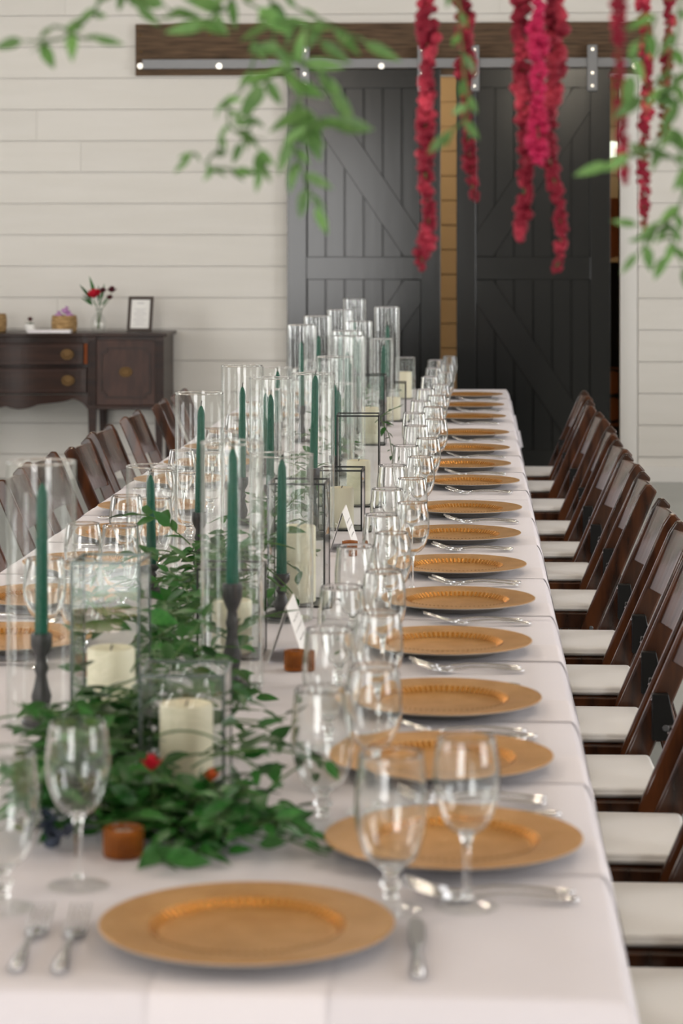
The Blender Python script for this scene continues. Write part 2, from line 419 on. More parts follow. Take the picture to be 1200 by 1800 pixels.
for px in (246, 385, 670, 833, 1116):
    c = at(px, 116, YW - .1)
    obj('rail_bolt', MB().prism([(c.x + .019 * math.cos(i * PI / 6), c.z + .019 * math.sin(i * PI / 6)) for i in range(12)], -.101, -.055), M['bolt'], rl)
for px, py in ((246, 62), (248, 91), (368, 62)):
    c = at(px, py, YW - .06)
    obj('nail', MB().prism([(c.x + .008 * math.cos(i * PI / 4), c.z + .008 * math.sin(i * PI / 4)) for i in range(8)], -.058, -.053), M['brass'], hb)

# ------------------------------------------------------------------ long table
TX0, TX1, TY0, TY1, TZ = -1.12, .152, 2.50, 12.80, .76
TCX = (TX0 + TX1) / 2
SEAM = [TY0, 5.0, 7.33, 9.98, TY1]
where = ['at the near end', 'second from the near end', 'third from the near end', 'at the far end by the doors']
for k in range(4):
    y0, y1 = SEAM[k] + .012, SEAM[k + 1] - .012
    t = empty('banquet_table', (TCX, (y0 + y1) / 2, 0))
    tag(t, 'folding banquet table under the white cloth, ' + where[k], 'table', 'banquet tables pushed end to end')
    hw, hl = (TX1 - TX0) / 2 - .012, (y1 - y0) / 2
    obj('tabletop', MB().box(-hw, hw, -hl, hl, TZ - .035, TZ - .005).mesh('tabletop', bevel=.005), M['side_veneer'], t)
    for sx in (-1, 1):
        for sy in (-1, 1):
            obj('leg', MB().tube([(sx * (hw - .38), sy * (hl - .18), 0), (sx * (hw - .38), sy * (hl - .18), TZ - .035)], .016, 10), M['steel'], t)

def drape(d): return .012 * (1 - math.exp(-d * 22)) + .058 * d
def tablecloth(k):
    y0, y1 = SEAM[k], SEAM[k + 1]
    first, last = k == 0, k == 3
    z = TZ + (.0006 if k % 2 else 0)
    rnd = random.Random(40 + k)
    ny = int((y1 - y0) / .028); nx = 24
    OH = .31
    ph = [rnd.uniform(0, 6.28) for _ in range(6)]
    def fold(s, d):      # outward swing of the hanging edge at distance s along it, depth d below the top (0..1)
        return drape(d) + max(0, d - .38) * 1.6 * (.005 * math.sin(s * 17 + ph[0]) + .003 * math.sin(s * 31 + ph[1]) + .002 * math.sin(s * 53 + ph[2]))
    drops = [0, .008, .03, .08, .2, .45, .72, 1.0]
    # cross-section parameter columns: left drop, top, right drop
    cols = [('L', d) for d in reversed(drops[1:])] + [('T', i / nx) for i in range(nx + 1)] + [('R', d) for d in drops[1:]]
    rows = []
    if first: rows += [('N', d) for d in reversed(drops[1:])]
    rows += [('M', j / ny) for j in range(ny + 1)]
    if last: rows += [('F', d) for d in drops[1:]]
    v = []; f = []
    for rk, rt in rows:
        for ck, ct in cols:
            yy = y0 if rk == 'N' else y1 if rk == 'F' else y0 + (y1 - y0) * rt
            xx = TX0 if ck == 'L' else TX1 if ck == 'R' else TX0 + (TX1 - TX0) * ct
            dz = 0; ox = oy = 0
            if ck in 'LR':
                ox = fold(yy, ct) * (1 if ck == 'R' else -1); dz = max(dz, ct)
            if rk in 'NF':
                oy = fold(xx + 3, rt) * (1 if rk == 'F' else -1)
                if ck in 'LR':      # corner cone
                    dz = max(ct, rt); mm = min(ct, rt)
                    ox = (fold(0, ct) + .03 * mm) * (1 if ck == 'R' else -1); oy = (fold(0, rt) + .03 * mm) * (1 if rk == 'F' else -1)
                else: dz = max(dz, rt)
            zz = z - OH * dz
            if dz == 0: zz += .0005 * math.sin(yy * 9 + ph[3]) * math.sin(xx * 7 + ph[4]) + .0003 * math.sin(yy * 23 + xx * 11)
            v.append((xx + ox, yy + oy, zz))
    nc = len(cols)
    for i in range(len(rows) - 1):
        for j in range(nc - 1):
            f.append((i*nc+j, i*nc+j+1, (i+1)*nc+j+1, (i+1)*nc+j))
    me = MB().add(v, f).mesh('tablecloth', smooth=True)
    if sum(p.normal.z for p in me.polygons) < 0: me.flip_normals()
    o = obj('tablecloth', me, M['cloth'])
    md = o.modifiers.new('thickness', 'SOLIDIFY'); md.thickness = .0012; md.offset = -1
    tag(o, 'pale lavender-white tablecloth on the table ' + where[k], 'tablecloth', 'tablecloths laid end to end')
for k in range(4): tablecloth(k)
TOPZ = TZ + .0014

# ------------------------------------------------------------------ tableware prototypes
plate_prof = [(0, .006), (.092, .006), (.100, .0085), (.108, .0155), (.114, .0175), (.150, .0200), (.1635, .0215), (.165, .0205)]
def lathe_mesh(name, prof, n, smooth=True): return MB().lathe(prof, n).mesh(name, smooth=smooth)
ME_plate = lathe_mesh('charger_plate', plate_prof, 72, 'auto')
ME_lip = lathe_mesh('rim_edge', [(.1652, .0207), (.1645, .0185), (.150, .0165), (.112, .013), (.104, .0015), (.098, .0), (0, .0)], 72)
def rope_ring():
    mb = MB()
    n = 72
    for i in range(n):          # fluted band on the step between well and rim
        a0 = 2 * PI * i / n; a1 = 2 * PI * (i + .62) / n; am = (a0 + a1) / 2
        v = []
        for r, z in ((.099, .0088), (.1045, .0128), (.110, .0168)):
            for a, dz in ((a0, 0), (am, .0014), (a1, 0)):
                v.append((r * math.cos(a), r * math.sin(a), z + dz))
        mb.add(v, [(0,1,4,3),(1,2,5,4),(3,4,7,6),(4,5,8,7)])
    return mb.mesh('fluted_band', smooth=True)
ME_band = rope_ring()

def cutlery_loft(stations):
    """stations: (x, half width, z, thickness)"""
    mb = MB(); v = []; f = []
    for x, hw, z, t in stations:
        v += [(x, -hw, z), (x, 0, z + t), (x, hw, z), (x, 0, z - t * .3)]
    n = len(stations)
    for i in range(n - 1):
        for k in range(4):
            l = (k + 1) % 4
            f.append((i*4+k, i*4+l, (i+1)*4+l, (i+1)*4+k))
    f += [(0, 1, 2, 3), tuple((n-1)*4 + k for k in (3, 2, 1, 0))]
    return mb.add(v, f)
def fork_parts():
    h = cutlery_loft([(.095, .005, .0035, .0035), (.088, .0095, .004, .004), (.07, .0085, .006, .0035), (.03, .0050, .009, .003), (0, .0036, .009, .003), (-.028, .0045, .006, .003), (-.036, .010, .0045, .0025)]).mesh('handle', smooth=True)
    hd = cutlery_loft([(-.034, .0085, .005, .0022), (-.044, .0125, .0042, .0022), (-.058, .0125, .005, .0022)]).mesh('head', smooth=True)
    ti = MB()
    for i in range(4):
        y = -.0105 + i * .007
        ti.tube([(-.056, y, .0052), (-.078, y, .0095), (-.098, y, .0165), (-.108, y, .0205)], [.0022, .0020, .0016, .0009], 5)
    return h, hd, ti.mesh('tines', smooth=True)
FK = fork_parts()
def make_fork():
    e = empty('dinner_fork')
    obj('handle', FK[0], M['cutlery'], e); obj('head', FK[1], M['cutlery'], e); obj('tines', FK[2], M['cutlery'], e)
    return e
KN = (cutlery_loft([(.105, .006, .004, .004), (.095, .0095, .005, .005), (.05, .0075, .006, .005), (.005, .0055, .006, .005), (0, .0075, .006, .004)]).mesh('handle', smooth=True),
      MB().prism([(.002, -.006), (.002, .006), (-.02, .0095), (-.09, .0100), (-.108, .0065), (-.114, -.002), (-.105, -.0085), (-.03, -.0085)], .0045, .0066, 'z').mesh('blade', bevel=.0006, seg=1))
def make_knife():
    e = empty('table_knife')
    obj('handle', KN[0], M['cutlery'], e); obj('blade', KN[1], M['cutlery'], e)
    return e

def shell(outer, t):
    """closed double-wall profile from an outer profile (bottom to rim)"""
    inner = []
    for i, (r, z) in enumerate(outer):
        a = outer[max(i-1, 0)]; b = outer[min(i+1, len(outer)-1)]
        d = Vector((b[0]-a[0], b[1]-a[1])); d.normalize()
        inner.append((max(r - d.y * t, 0), z + d.x * t))
    inner[-1] = (outer[-1][0] - t, outer[-1][1])
    return outer + [((outer[-1][0]*2 - t) / 2, outer[-1][1] + t * .5)] + inner[::-1]
def bowl_curve(pts, n=5):
    """smooth through control points (Catmull-Rom)"""
    P = [pts[0]] + list(pts) + [pts[-1]]; out = []
    for i in range(1, len(P) - 2):
        for k in range(n):
            t = k / n
            out.append(tuple(.5 * (2*P[i][j] + (P[i+1][j]-P[i-1][j])*t + (2*P[i-1][j]-5*P[i][j]+4*P[i+1][j]-P[i+2][j])*t*t + (3*P[i][j]-P[i-1][j]-3*P[i+1][j]+P[i+2][j])*t**3) for j in (0, 1)))
    out.append(tuple(pts[-1])); return out
wine_outer = bowl_curve([(.006, .086), (.019, .091), (.031, .107), (.0385, .134), (.039, .158), (.0365, .180), (.0335, .199)])
ME_wbowl = lathe_mesh('bowl', shell(wine_outer, .0014), 40)
ME_wfoot = MB().lathe(bowl_curve([(.006, .0), (.036, .0), (.0362, .0016), (.030, .0032), (.010, .0075), (.0062, .0105)], 4), 36).mesh('foot', smooth=True)
ME_gfoot = MB().lathe(bowl_curve([(.008, .0), (.036, .0), (.0363, .002), (.028, .0042), (.012, .010), (.0085, .0145)], 4), 36).mesh('foot', smooth=True)
ME_wstem = MB().lathe(bowl_curve([(0, .010), (.0062, .0105), (.0050, .014), (.0040, .035), (.0042, .062), (.0065, .080), (.010, .0868), (.0, .0872)], 4), 28).mesh('stem', smooth=True)
gob_outer = bowl_curve([(.008, .050), (.023, .056), (.034, .072), (.0415, .103), (.0425, .130), (.040, .158), (.0375, .184)])
ME_gbowl = lathe_mesh('bowl', shell(gob_outer, .0016), 40)
ME_gstem = MB().lathe(bowl_curve([(0, .0140), (.0085, .0145), (.0075, .018), (.0090, .026), (.0135, .031), (.0085, .037), (.0085, .044), (.014, .0505), (.0, .0515)], 4), 28).mesh('stem', smooth=True)
def make_glass(kind):
    e = empty('wine_glass' if kind == 'w' else 'water_goblet')
    obj('bowl', ME_wbowl if kind == 'w' else ME_gbowl, M['foot'], e)
    obj('stem', ME_wstem if kind == 'w' else ME_gstem, M['foot'], e)
    obj('foot', ME_wfoot if kind == 'w' else ME_gfoot, M['foot_thin'], e)
    return e

def napkin_mesh(length, width, drop, seed):
    """napkin lying along +x from x=-length to the table edge x=0, then hanging"""
    rnd = random.Random(seed); ph = rnd.uniform(0, 6)
    xs = [-length + length * i / 8 for i in range(9)] 
    v = []; f = []; ny = 8
    rows = [(x, 0.0) for x in xs] + [(drape(q / .31) + .0012 - (.0012 if q > .01 else 0), -q + .0008) for q in (.0025, .008, .02, .045, .085, drop)]
    for i, (x, z) in enumerate(rows):
        for j in range(ny + 1):
            y = -width/2 + width * j / ny
            sway = 0 if z == 0 else (.0010 + .0006 * math.sin(y * 40 + ph)) * min(1, -z / .06)
            v.append((x + sway, y, z))
    n = ny + 1
    for i in range(len(rows) - 1):
        for j in range(ny): f.append((i*n+j, (i+1)*n+j, (i+1)*n+j+1, i*n+j+1))
    m = MB().add(v, f)
    return m.mesh('napkin', smooth=True)
NAPK = [napkin_mesh(.335, .185, .105 + .012 * k, k) for k in range(3)]

protos = {}
def place(kind, loc, rot, label, group, maker, cat):
    if kind not in protos:
        e = maker(); protos[kind] = e; e.location = loc; e.rotation_euler = rot; tag(e, label, cat, group); return e
    return dup(protos[kind], loc, rot, label, group)
def make_plate():
    p = obj('charger_plate', ME_plate, M['gold'])
    obj('rim_edge', ME_lip, M['silver_lip'], p); obj('fluted_band', ME_band, M['gold_band'], p)
    return p
nap_i = 0
def setting(cx, cy, face, who, edge, glasses=None, rnd=random.Random(5), nap=True):
    """face: angle of the direction from the plate to the guest's edge. who: words naming the setting"""
    global nap_i
    c, s = math.cos(face), math.sin(face)
    def P(fx, fy, z=TOPZ):    # fx towards the guest, fy to the guest's left (forks)
        # guest sits at +fx looking back; guest's left is ...
        return (cx + fx * c + fy * s, cy + fx * s - fy * c, z)
    place('plate', (cx, cy, TOPZ + .0012), (0, 0, rnd.uniform(0, 6)), 'gold charger plate with wide rim, ' + who, 'gold charger plates', make_plate, 'plate')
    if nap:
        n = obj('napkin', NAPK[nap_i % 3], M['napkin'], None, P(edge, rnd.uniform(-.015, .015), TOPZ), (0, 0, face)); nap_i += 1
        tag(n, 'white cloth napkin hanging under the plate, ' + who, 'napkin', 'white napkins under the plates')
    j = lambda a: rnd.uniform(-a, a)
    place('fork', P(.045 + j(.01), .196 + j(.004)), (0, 0, face + j(.05)), 'silver fork lying closest to the plate, ' + who, 'silver forks', make_fork, 'fork')
    place('fork', P(.045 + j(.012), .234 + j(.004)), (0, 0, face + j(.05)), 'silver fork lying outermost, ' + who, 'silver forks', make_fork, 'fork')
    place('knife', P(.03 + j(.01), -.190 + j(.004)), (0, 0, face + j(.04)), 'silver table knife beside the plate, ' + who, 'silver knives', make_knife, 'knife')
    gp = glasses or [P(-.170 + j(.006), -.125 + j(.010)), P(-.108 + j(.006), -.212 + j(.008))]
    place('goblet', gp[0], (0, 0, j(3)), 'clear short-stemmed water goblet, ' + who, 'clear water goblets', lambda: make_glass('g'), 'goblet')
    place('wine', gp[1], (0, 0, j(3)), 'clear long-stemmed wine glass, ' + who, 'clear wine glasses', lambda: make_glass('w'), 'wine glass')

PY = [3.09, 3.58, 4.04, 4.61, 5.16, 5.71, 6.32, 6.93, 7.71, 8.30, 8.94, 9.66, 10.55, 11.3, 12.07]
PX = [-.030, -.052, -.057, -.06, -.041, -.048, -.05, -.036, -.029, -.048, -.043, -.036, -.038, -.037, -.035]
GOBX = {}
for i, (x, y) in enumerate(zip(PX, PY)):
    setting(x, y, 0.0, 'door side, %s setting from the near end' % ORD[i + 1], TX1 - x)
for i, y in enumerate(PY):
    if y < 4.3: continue
    x = 2 * TCX - PX[i] + .006
    setting(x, y, PI, 'sideboard side, %s setting from the far end' % ORD[15 - i], x - TX0)
# two settings across the near end of the table
setting(-.256, 2.688, -PI/2, 'near table end, centre setting', 2.688 - TY0, [(-.100, 2.82, TOPZ), (-.012, 2.84, TOPZ)])
setting(-.775, 2.688, -PI/2, 'near table end, at the corner', 2.688 - TY0, [(-.553, 2.80, TOPZ), (-.482, 2.905, TOPZ)])

# ------------------------------------------------------------------ folding chairs
LEAN = .42
def make_chair():
    e = empty('folding_chair')
    hw = .030                      # half the horizontal width of a post
    def post(y0, y1):
        z0, z1 = 0.0, .795
        X = lambda z: (z - .4) * LEAN
        poly = [(X(z0) - hw, z0), (X(z0) + hw, z0), (X(z1 - .05) + hw + .002, z1 - .05), (X(z1) + hw - .006, z1 - .022), (X(z1) + hw - .026, z1), (X(z1) - .012, z1), (X(z1) - hw - .002, z1 - .030)]
        return MB().prism(poly, y0, y1).mesh('post', bevel=.0055, seg=3, angle=20)
    for s in (-1, 1):
        y = s * .2045
        obj('post', post(y - .0115, y + .0115), M['chair_wood'], e)
        # rear leg, tilted the other way
        xa, za, xb = .052, .535, .205
        yl = s * .181
        pts = [(xa - .02, za), (xa + .02, za + .004), (xb + .02, 0), (xb - .022, 0)]
        lg = obj('rear_leg', MB().prism(pts, yl - .010, yl + .010).mesh('rear_leg', bevel=.003, seg=1), M['chair_wood'], e)
        obj('bracket', MB().prism([(xa - .017, za - .09), (xa - .017, za + .012), (xa + .019, za + .012), (xa + .040, za - .09)], yl - .0125 , yl + .0125).mesh('bracket', bevel=.002, seg=1), M['chair_metal'], lg)
        obj('bolt', MB().prism([(xa + .012 + .008 * math.cos(i * PI / 5), za - .062 + .008 * math.sin(i * PI / 5)) for i in range(10)], -.016 + yl, .016 + yl).mesh('bolt', bevel=.002, seg=1), M['steel'], lg)
        # seat side rail, spacer disc and pivot bolt
        sr = obj('seat_rail', MB().box(-.40, .035, s * .178 - .010, s * .178 + .010, .345, .3925).mesh('seat_rail', bevel=.003, seg=1), M['chair_wood'], e)
        obj('spacer_disc', MB().prism([(-.012 + .019 * math.cos(i * PI / 9), .352 + .019 * math.sin(i * PI / 9)) for i in range(18)], min(s*.188, s*.193), max(s*.188, s*.193)), M['disc'], sr)
        obj('pivot_bolt', MB().prism([(-.012 + .007 * math.cos(i * PI / 5), .352 + .007 * math.sin(i * PI / 5)) for i in range(10)], min(s*.180, s*.2195), max(s*.180, s*.2195)).mesh('pivot', bevel=.002, seg=1), M['steel'], sr)
    # curved backrest slat between the posts
    def slat(z0, z1, off, th):
        v = []; f = []; n = 12
        for i in range(n + 1):
            y = -.194 + .388 * i / n
            b = .028 * (1 - (y / .194) ** 2)
            for z in (z0, z1):
                x = (z - .4) * LEAN + off + b
                v += [(x, y, z), (x + th, y, z)]
        for i in range(n):
            a = i * 4; c = a + 4
            f += [(a, a+2, c+2, c), (a+1, c+1, c+3, a+3), (a, c, c+1, a+1), (a+2, a+3, c+3, c+2)]
        f += [(0, 1, 3, 2), tuple(n*4 + k for k in (0, 2, 3, 1))]
        return MB().add(v, f).mesh('back_slat', bevel=.003, seg=2, angle=50)
    obj('back_slat', slat(.615, .775, -.012, .013), M['chair_wood'], e)
    obj('stretcher', MB().tube([(-.168 + .028, -.194, .07), (-.168 + .028, .194, .07)], .010, 8), M['chair_wood'], e)
    obj('rear_stretcher', MB().tube([(.178, -.172, .09), (.178, .172, .09)], .010, 8), M['chair_wood'], e)
    for x in (-.405, .0):
        obj('seat_crossbar', MB().box(x - .012, x + .008, -.165, .165, .345, .372).mesh('seat_crossbar', bevel=.003, seg=1), M['chair_wood'], e)
    # thin padded seat with a soft waterfall edge
    sp = MB().box(-.395, .030, -.168, .168, .3935, .4165).mesh('seat_pad', bevel=.013, seg=4)
    for f_ in sp.polygons: f_.use_smooth = True
    obj('seat_pad', sp, M['vinyl'], e)
    obj('seat_board', MB().box(-.395, .028, -.163, .163, .372, .3935), M['chair_wood'], e)
    return e
CY = [3.61, 4.11, 4.63, 5.17, 5.72, 6.30, 6.88, 7.69, 8.36, 8.95, 9.63, 10.46, 11.26, 11.99]
crnd = random.Random(3)
for i, y in enumerate(CY):
    place('chair', (.365 + crnd.uniform(-.012, .012), y, 0), (0, 0, crnd.uniform(-.035, .035)), 'mahogany folding chair with white padded seat, door side, %s from the near end' % ORD[i + 1], 'folding chairs on the door side', make_chair, 'chair')
for i, y in enumerate(CY):
    if y < 6.2: continue
    place('chair', (2 * TCX - .365 + crnd.uniform(-.02, .02), y + crnd.uniform(-.05, .05), 0), (0, 0, PI + crnd.uniform(-.06, .06)), 'dark wooden folding chair on the sideboard side, %s from the far end' % ORD[14 - i], 'folding chairs on the sideboard side', make_chair, 'chair')

# ------------------------------------------------------------------ centrepiece: tapers in tall glass cylinders
# (x, depth, diameter, glass height, candlestick height, candle length)
CYL = [(-.700, 3.86, .112, .425, .145, .250), (-.716, 5.30, .112, .285, .065, .200), (-.640, 5.56, .112, .430, .150, .255),
       (-.426, 4.20, .110, .430, .180, .245), (-.403, 4.98, .132, .340, .090, .240), (-.643, 6.60, .112, .440, .130, .255),
       (-.712, 8.62, .108, .330, .130, .190), (-.557, 6.50, .112, .412, .120, .250), (-.700, 8.00, .104, .290, .060, .215),
       (-.678, 9.35, .112, .457, .140, .255), (-.657, 9.97, .115, .472, .140, .255), (-.599, 10.60, .115, .48, .140, .250),
       (-.617, 12.20, .115, .49, .140, .250), (-.404, 10.86, .115, .486, .170, .240), (-.480, 9.80, .115, .456, .140, .250),
       (-.485, 9.05, .115, .445, .130, .240), (-.459, 8.70, .115, .44, .120, .225), (-.398, 10.20, .092, .37, .110, .235),
       (-.435, 7.40, .115, .427, .120, .225), (-.430, 6.35, .112, .433, .180, .255), (-.460, 8.00, .112, .31, .060, .225)]
def cyl_mesh(d, h):
    r = d / 2; t = .0028
    prof = [(0, .004), (r - .006, .004), (r - t, .007), (r - t, h - .001), (r - t/2, h), (r, h - .001), (r, .004), (r - .003, 0), (0, 0)]
    return MB().lathe(prof, 56).mesh('glass_cylinder', smooth='auto')
def rim_mesh(d, h):
    r = d / 2 - .0014
    mb = MB(); pts = []
    prof = [(r + .0021 * math.cos(a * PI / 4), h + .0018 * math.sin(a * PI / 4)) for a in range(8)]
    return mb.lathe(prof, 56, closed=True).mesh('polished_rim', smooth=True)
def stick_mesh(h):
    s = h / .15
    pr = [(0, 0), (.032, 0), (.033, .004), (.030, .009), (.015, .014), (.011, .022*s), (.014, .030*s), (.0165, .045*s), (.012, .062*s), (.0085, .080*s), (.012, .092*s), (.0095, .100*s), (.0085, .110*s), (.014, .120*s), (.0175, .130*s), (.0175, .147*s), (.0165, .150*s), (.0115, .150*s), (.0112, .140*s), (0, .140*s)]
    return MB().lathe(pr, 20).mesh('candlestick', smooth='auto')
def taper_meshes(L):
    pr = [(0, 0), (.0108, 0), (.0110, .006), (.0100, L * .5), (.0090, L - .022), (.0086, L - .016), (.0050, L - .005), (.0022, L), (0, L)]
    return MB().lathe(pr, 18).mesh('taper', smooth='auto'), MB().tube([(0, 0, L - .003), (.0005, 0, L + .006), (.002, .001, L + .012)], .0011, 5).mesh('wick')
order = sorted(range(len(CYL)), key=lambda k: CYL[k][1])
lrn = random.Random(11)
for rank, k in enumerate(order):
    x, y, d, h, sh, L = CYL[k]
    nth = ORD[rank + 1] + ' from the near end'
    g = obj('glass_cylinder', cyl_mesh(d, h), M['glass'], None, (x, y, TOPZ)); obj('polished_rim', rim_mesh(d, h), M['foot'], g)
    tag(g, 'tall open clear glass hurricane cylinder around a taper, ' + nth, 'hurricane glass', 'glass hurricane cylinders')
    tilt = (lrn.uniform(-.012, .012), lrn.uniform(-.015, .022), lrn.uniform(0, 6))
    st = obj('candlestick', stick_mesh(sh), M['stick'], None, (x, y, TOPZ + .0045), (0, 0, tilt[2]))
    tag(st, 'dark turned candlestick inside a glass cylinder, ' + nth, 'candlestick', 'dark candlesticks')
    tm, wm = taper_meshes(L)
    tp = obj('taper_candle', tm, M['taper'], None, (x, y, TOPZ + .0045 + sh * .94), (tilt[0], tilt[1], 0)); obj('wick', wm, M['wick'], tp)
    tag(tp, 'unlit emerald green taper candle in a glass cylinder, ' + nth, 'candle', 'green taper candles')

# ------------------------------------------------------------------ black-framed glass lanterns with pillar candles
def lantern(x, y, w_, h, cd, ch, rank, rz=0.0):
    FM = M['frame_clear'] if rank < 3 else M['frame_black']
    nth = ORD[rank] + ' from the near end'
    e = empty('glass_lantern', (x, y, TOPZ), (0, 0, rz)); a = w_ / 2; b = .0021
    tag(e, 'square %s glass lantern holding a pillar candle, ' % ('grey-edged' if rank < 3 else 'black-framed') + nth, 'lantern', 'black-framed glass lanterns')
    for sx in (-1, 1):
        for sy in (-1, 1):
            obj('corner_bar', MB().box(sx*a - b, sx*a + b, sy*a - b, sy*a + b, 0, h).mesh('bar', bevel=.0008, seg=1), FM, e)
    for z in (b, h - b):
        nm = 'top_bar' if z > .02 else 'bottom_bar'
        for s in (-1, 1):
            obj(nm, MB().box(-a + b, a - b, s*a - b, s*a + b, z - b, z + b), FM, e)
            obj(nm, MB().box(s*a - b, s*a + b, -a + b, a - b, z - b, z + b), FM, e)
    for s in (-1, 1):
        obj('pane', MB().box(-a + b, a - b, s*a - .001, s*a + .001, 2*b, h - 2*b), M['lantern_glass'], e)
        obj('pane', MB().box(s*a - .001, s*a + .001, -a + b, a - b, 2*b, h - 2*b), M['lantern_glass'], e)
    obj('base_plate', MB().box(-a + b, a - b, -a + b, a - b, .0005, .003), FM, e)
    p = pillar(x, y, TOPZ + .0032, cd, ch)
    tag(p, 'ivory pillar candle standing inside a glass lantern, ' + nth, 'candle', 'ivory pillar candles')
def pillar(x, y, z, d, h):
    r = d / 2
    pr = [(0, 0), (r - .003, 0), (r, .003), (r, h - .004), (r - .002, h - .0005), (r - .005, h), (r - .010, h - .004), (.006, h - .009), (0, h - .009)]
    p = obj('pillar_candle', MB().lathe(pr, 32).mesh('pillar_candle', smooth='auto'), M['pillar'], None, (x, y, z))
    obj('wick', MB().tube([(0, 0, h - .011), (0, 0, h - .002), (.002, 0, h + .004)], .0013, 5), M['wick'], p)
    return p
LAN = [(-.410, 3.40, .116, .178, .076, .125), (-.578, 3.80, .106, .280, .076, .135), (-.462, 4.55, .116, .170, .076, .10), (-.383, 5.20, .120, .265, .073, .165),
       (-.367, 6.56, .116, .165, .066, .110), (-.350, 7.15, .122, .270, .070, .130), (-.410, 9.30, .116, .270, .066, .14), (-.365, 10.52, .110, .170, .066, .10)]
for k, a in enumerate(LAN): lantern(*a, k + 1, lrn.uniform(-.03, .03))
pc = pillar(-.355, 12.0, TOPZ + .005, .066, .13); tag(pc, 'ivory pillar candle inside the low glass cylinder near the doors', 'candle', 'ivory pillar candles')
g = obj('glass_cylinder', cyl_mesh(.10, .205), M['lantern_glass'], None, (-.355, 12.0, TOPZ)); obj('polished_rim', rim_mesh(.10, .205), M['foot'], g)
tag(g, 'low glass cylinder with an ivory pillar, at the door end of the table', 'hurricane glass', 'glass hurricane cylinders')

# amber votives
def votive(x, y, d, h, label):
    r = d / 2; e = empty('votive_holder', (x, y, TOPZ)); tag(e, label, 'votive', 'amber glass votives')
    mb = MB(); n = 48; v = []; prof = [(r * .94, 0), (r, .004), (r, h), (r - .003, h + .0005), (r - .004, h - .002), (r - .004, .006), (0, .006)]
    prof = [(0, 0)] + prof; m = len(prof); f = []
    for i in range(n):
        a = 2*PI*i/n; k = 1 + (.035 if i % 2 else -.01)
        for q_, (rr, zz) in enumerate(prof):
            kk = k if 1 <= q_ <= 3 else 1
            v.append((rr * kk * math.cos(a), rr * kk * math.sin(a), zz))
    for i in range(n):
        j = (i+1) % n
        for k in range(m-1): f.append((i*m+k, j*m+k, j*m+k+1, i*m+k+1))
    obj('amber_cup', MB().add(v, f).mesh('amber_cup', smooth='auto'), M['amber'], e)
    obj('wax', MB().lathe([(0, .0065), (r - .006, .0065), (r - .006, h * .80), (r - .009, h * .82), (0, h * .80)], 24).mesh('wax', smooth='auto'), M['votive_wax'], e)
    obj('wick', MB().tube([(0, 0, h * .78), (.001, 0, h * .93)], .001, 5), M['wick'], e)
votive(-.448, 3.05, .050, .036, 'amber glass votive with white wax at the near end of the garland')
votive(-.330, 4.39, .040, .036, 'ribbed amber votive in front of the nearer tent card')
votive(-.315, 6.00, .038, .036, 'ribbed amber votive in front of the farther tent card')
votive(-.700, 4.32, .042, .036, 'amber votive beside the greenery on the sideboard side')
# tent cards, ridge along the table
def tent(x, y0, y1, h, sp, label, seed):
    e = empty('tent_card', (x, (y0 + y1) / 2, TOPZ)); tag(e, label, 'card', 'folded white tent cards')
    L = (y1 - y0) / 2; t = .0006
    for s in (-1, 1):
        obj('leaf_panel', MB().prism([(0, h), (s * t * 2, h), (s * (sp + t * 2), 0), (s * sp, 0)], -L, L), M['card'], e)
    rnd = random.Random(seed); mb = MB()
    for ln, (f0, span) in enumerate(((.30, .7), (.47, .8), (.64, .55))):
        pts = []
        for i in range(28):
            yy = -L * span + 2 * L * span * i / 27
            u = f0 + .025 * math.sin(i * 1.9 + seed) * rnd.uniform(.4, 1.2)
            pts.append((sp * u + .0018, yy, h * (1 - u) + .0003))
        mb.tube(pts, .00035, 4)
    obj('handwriting', mb, M['ink'], e)
tent(-.352, 4.45, 4.63, .104, .034, 'white folded tent card with handwriting behind the nearer votive', 1)
tent(-.338, 6.06, 6.24, .100, .032, 'white folded tent card with handwriting behind the farther votive', 2)

# ------------------------------------------------------------------ greenery
def leaf_mesh(name, wd, fold, curl, n=5):
    """leaf along +x of length 1"""
    v = []; f = []
    for i in range(n + 1):
        t = i / n
        hw = wd * (math.sin(PI * t ** .72)) ** .9 if 0 < t < 1 else 0.004
        z = -curl * t * t
        v += [(t, -hw, z + fold * hw), (t, 0, z), (t, hw, z + fold * hw)]
    for i in range(n):
        a = i * 3; b = a + 3
        f += [(a, b, b+1, a+1), (a+1, b+1, b+2, a+2)]
    me = MB().add(v, f).mesh(name, smooth=True)
    return me
LEAF = [leaf_mesh('leaf', .20, .30, .15), leaf_mesh('leaf', .25, .22, .30), leaf_mesh('leaf', .18, .4, .05), leaf_mesh('leaf', .27, .25, -.1)]
LEAFL = [leaf_mesh('leaf', .17, .30, .15), leaf_mesh('leaf', .20, .22, .30), leaf_mesh('leaf', .15, .4, .05), leaf_mesh('leaf', .21, .25, -.1)]
for m in LEAF: m.materials.append(M['leaf'])
for m in LEAFL: m.materials.append(M['leaf_light'])
def leaf_matrix(p, d, up, L, roll):
    d = d.normalized(); s = up.cross(d)
    if s.length < 1e-4: s = Vector((1, 0, 0)).cross(d)
    s.normalize(); u = d.cross(s)
    R = Matrix((d, s, u)).transposed().to_4x4()
    return Matrix.Translation(p) @ R @ Matrix.Rotation(roll, 4, 'X') @ Matrix.Scale(L, 4)
SOLID = [(x, y, d/2 + .004) for x, y, d, *_ in CYL] + [(a[0], a[1], a[2] * .60) for a in LAN] + [(-.448, 3.05, .030), (-.33, 4.39, .026), (-.7, 4.32, .026), (-.10, 2.82, .04), (-.482, 2.905, .04)]
def blocked(p, marg=0):
    return any((p.x - x) ** 2 + (p.y - y) ** 2 < (r + marg) ** 2 for x, y, r in SOLID)
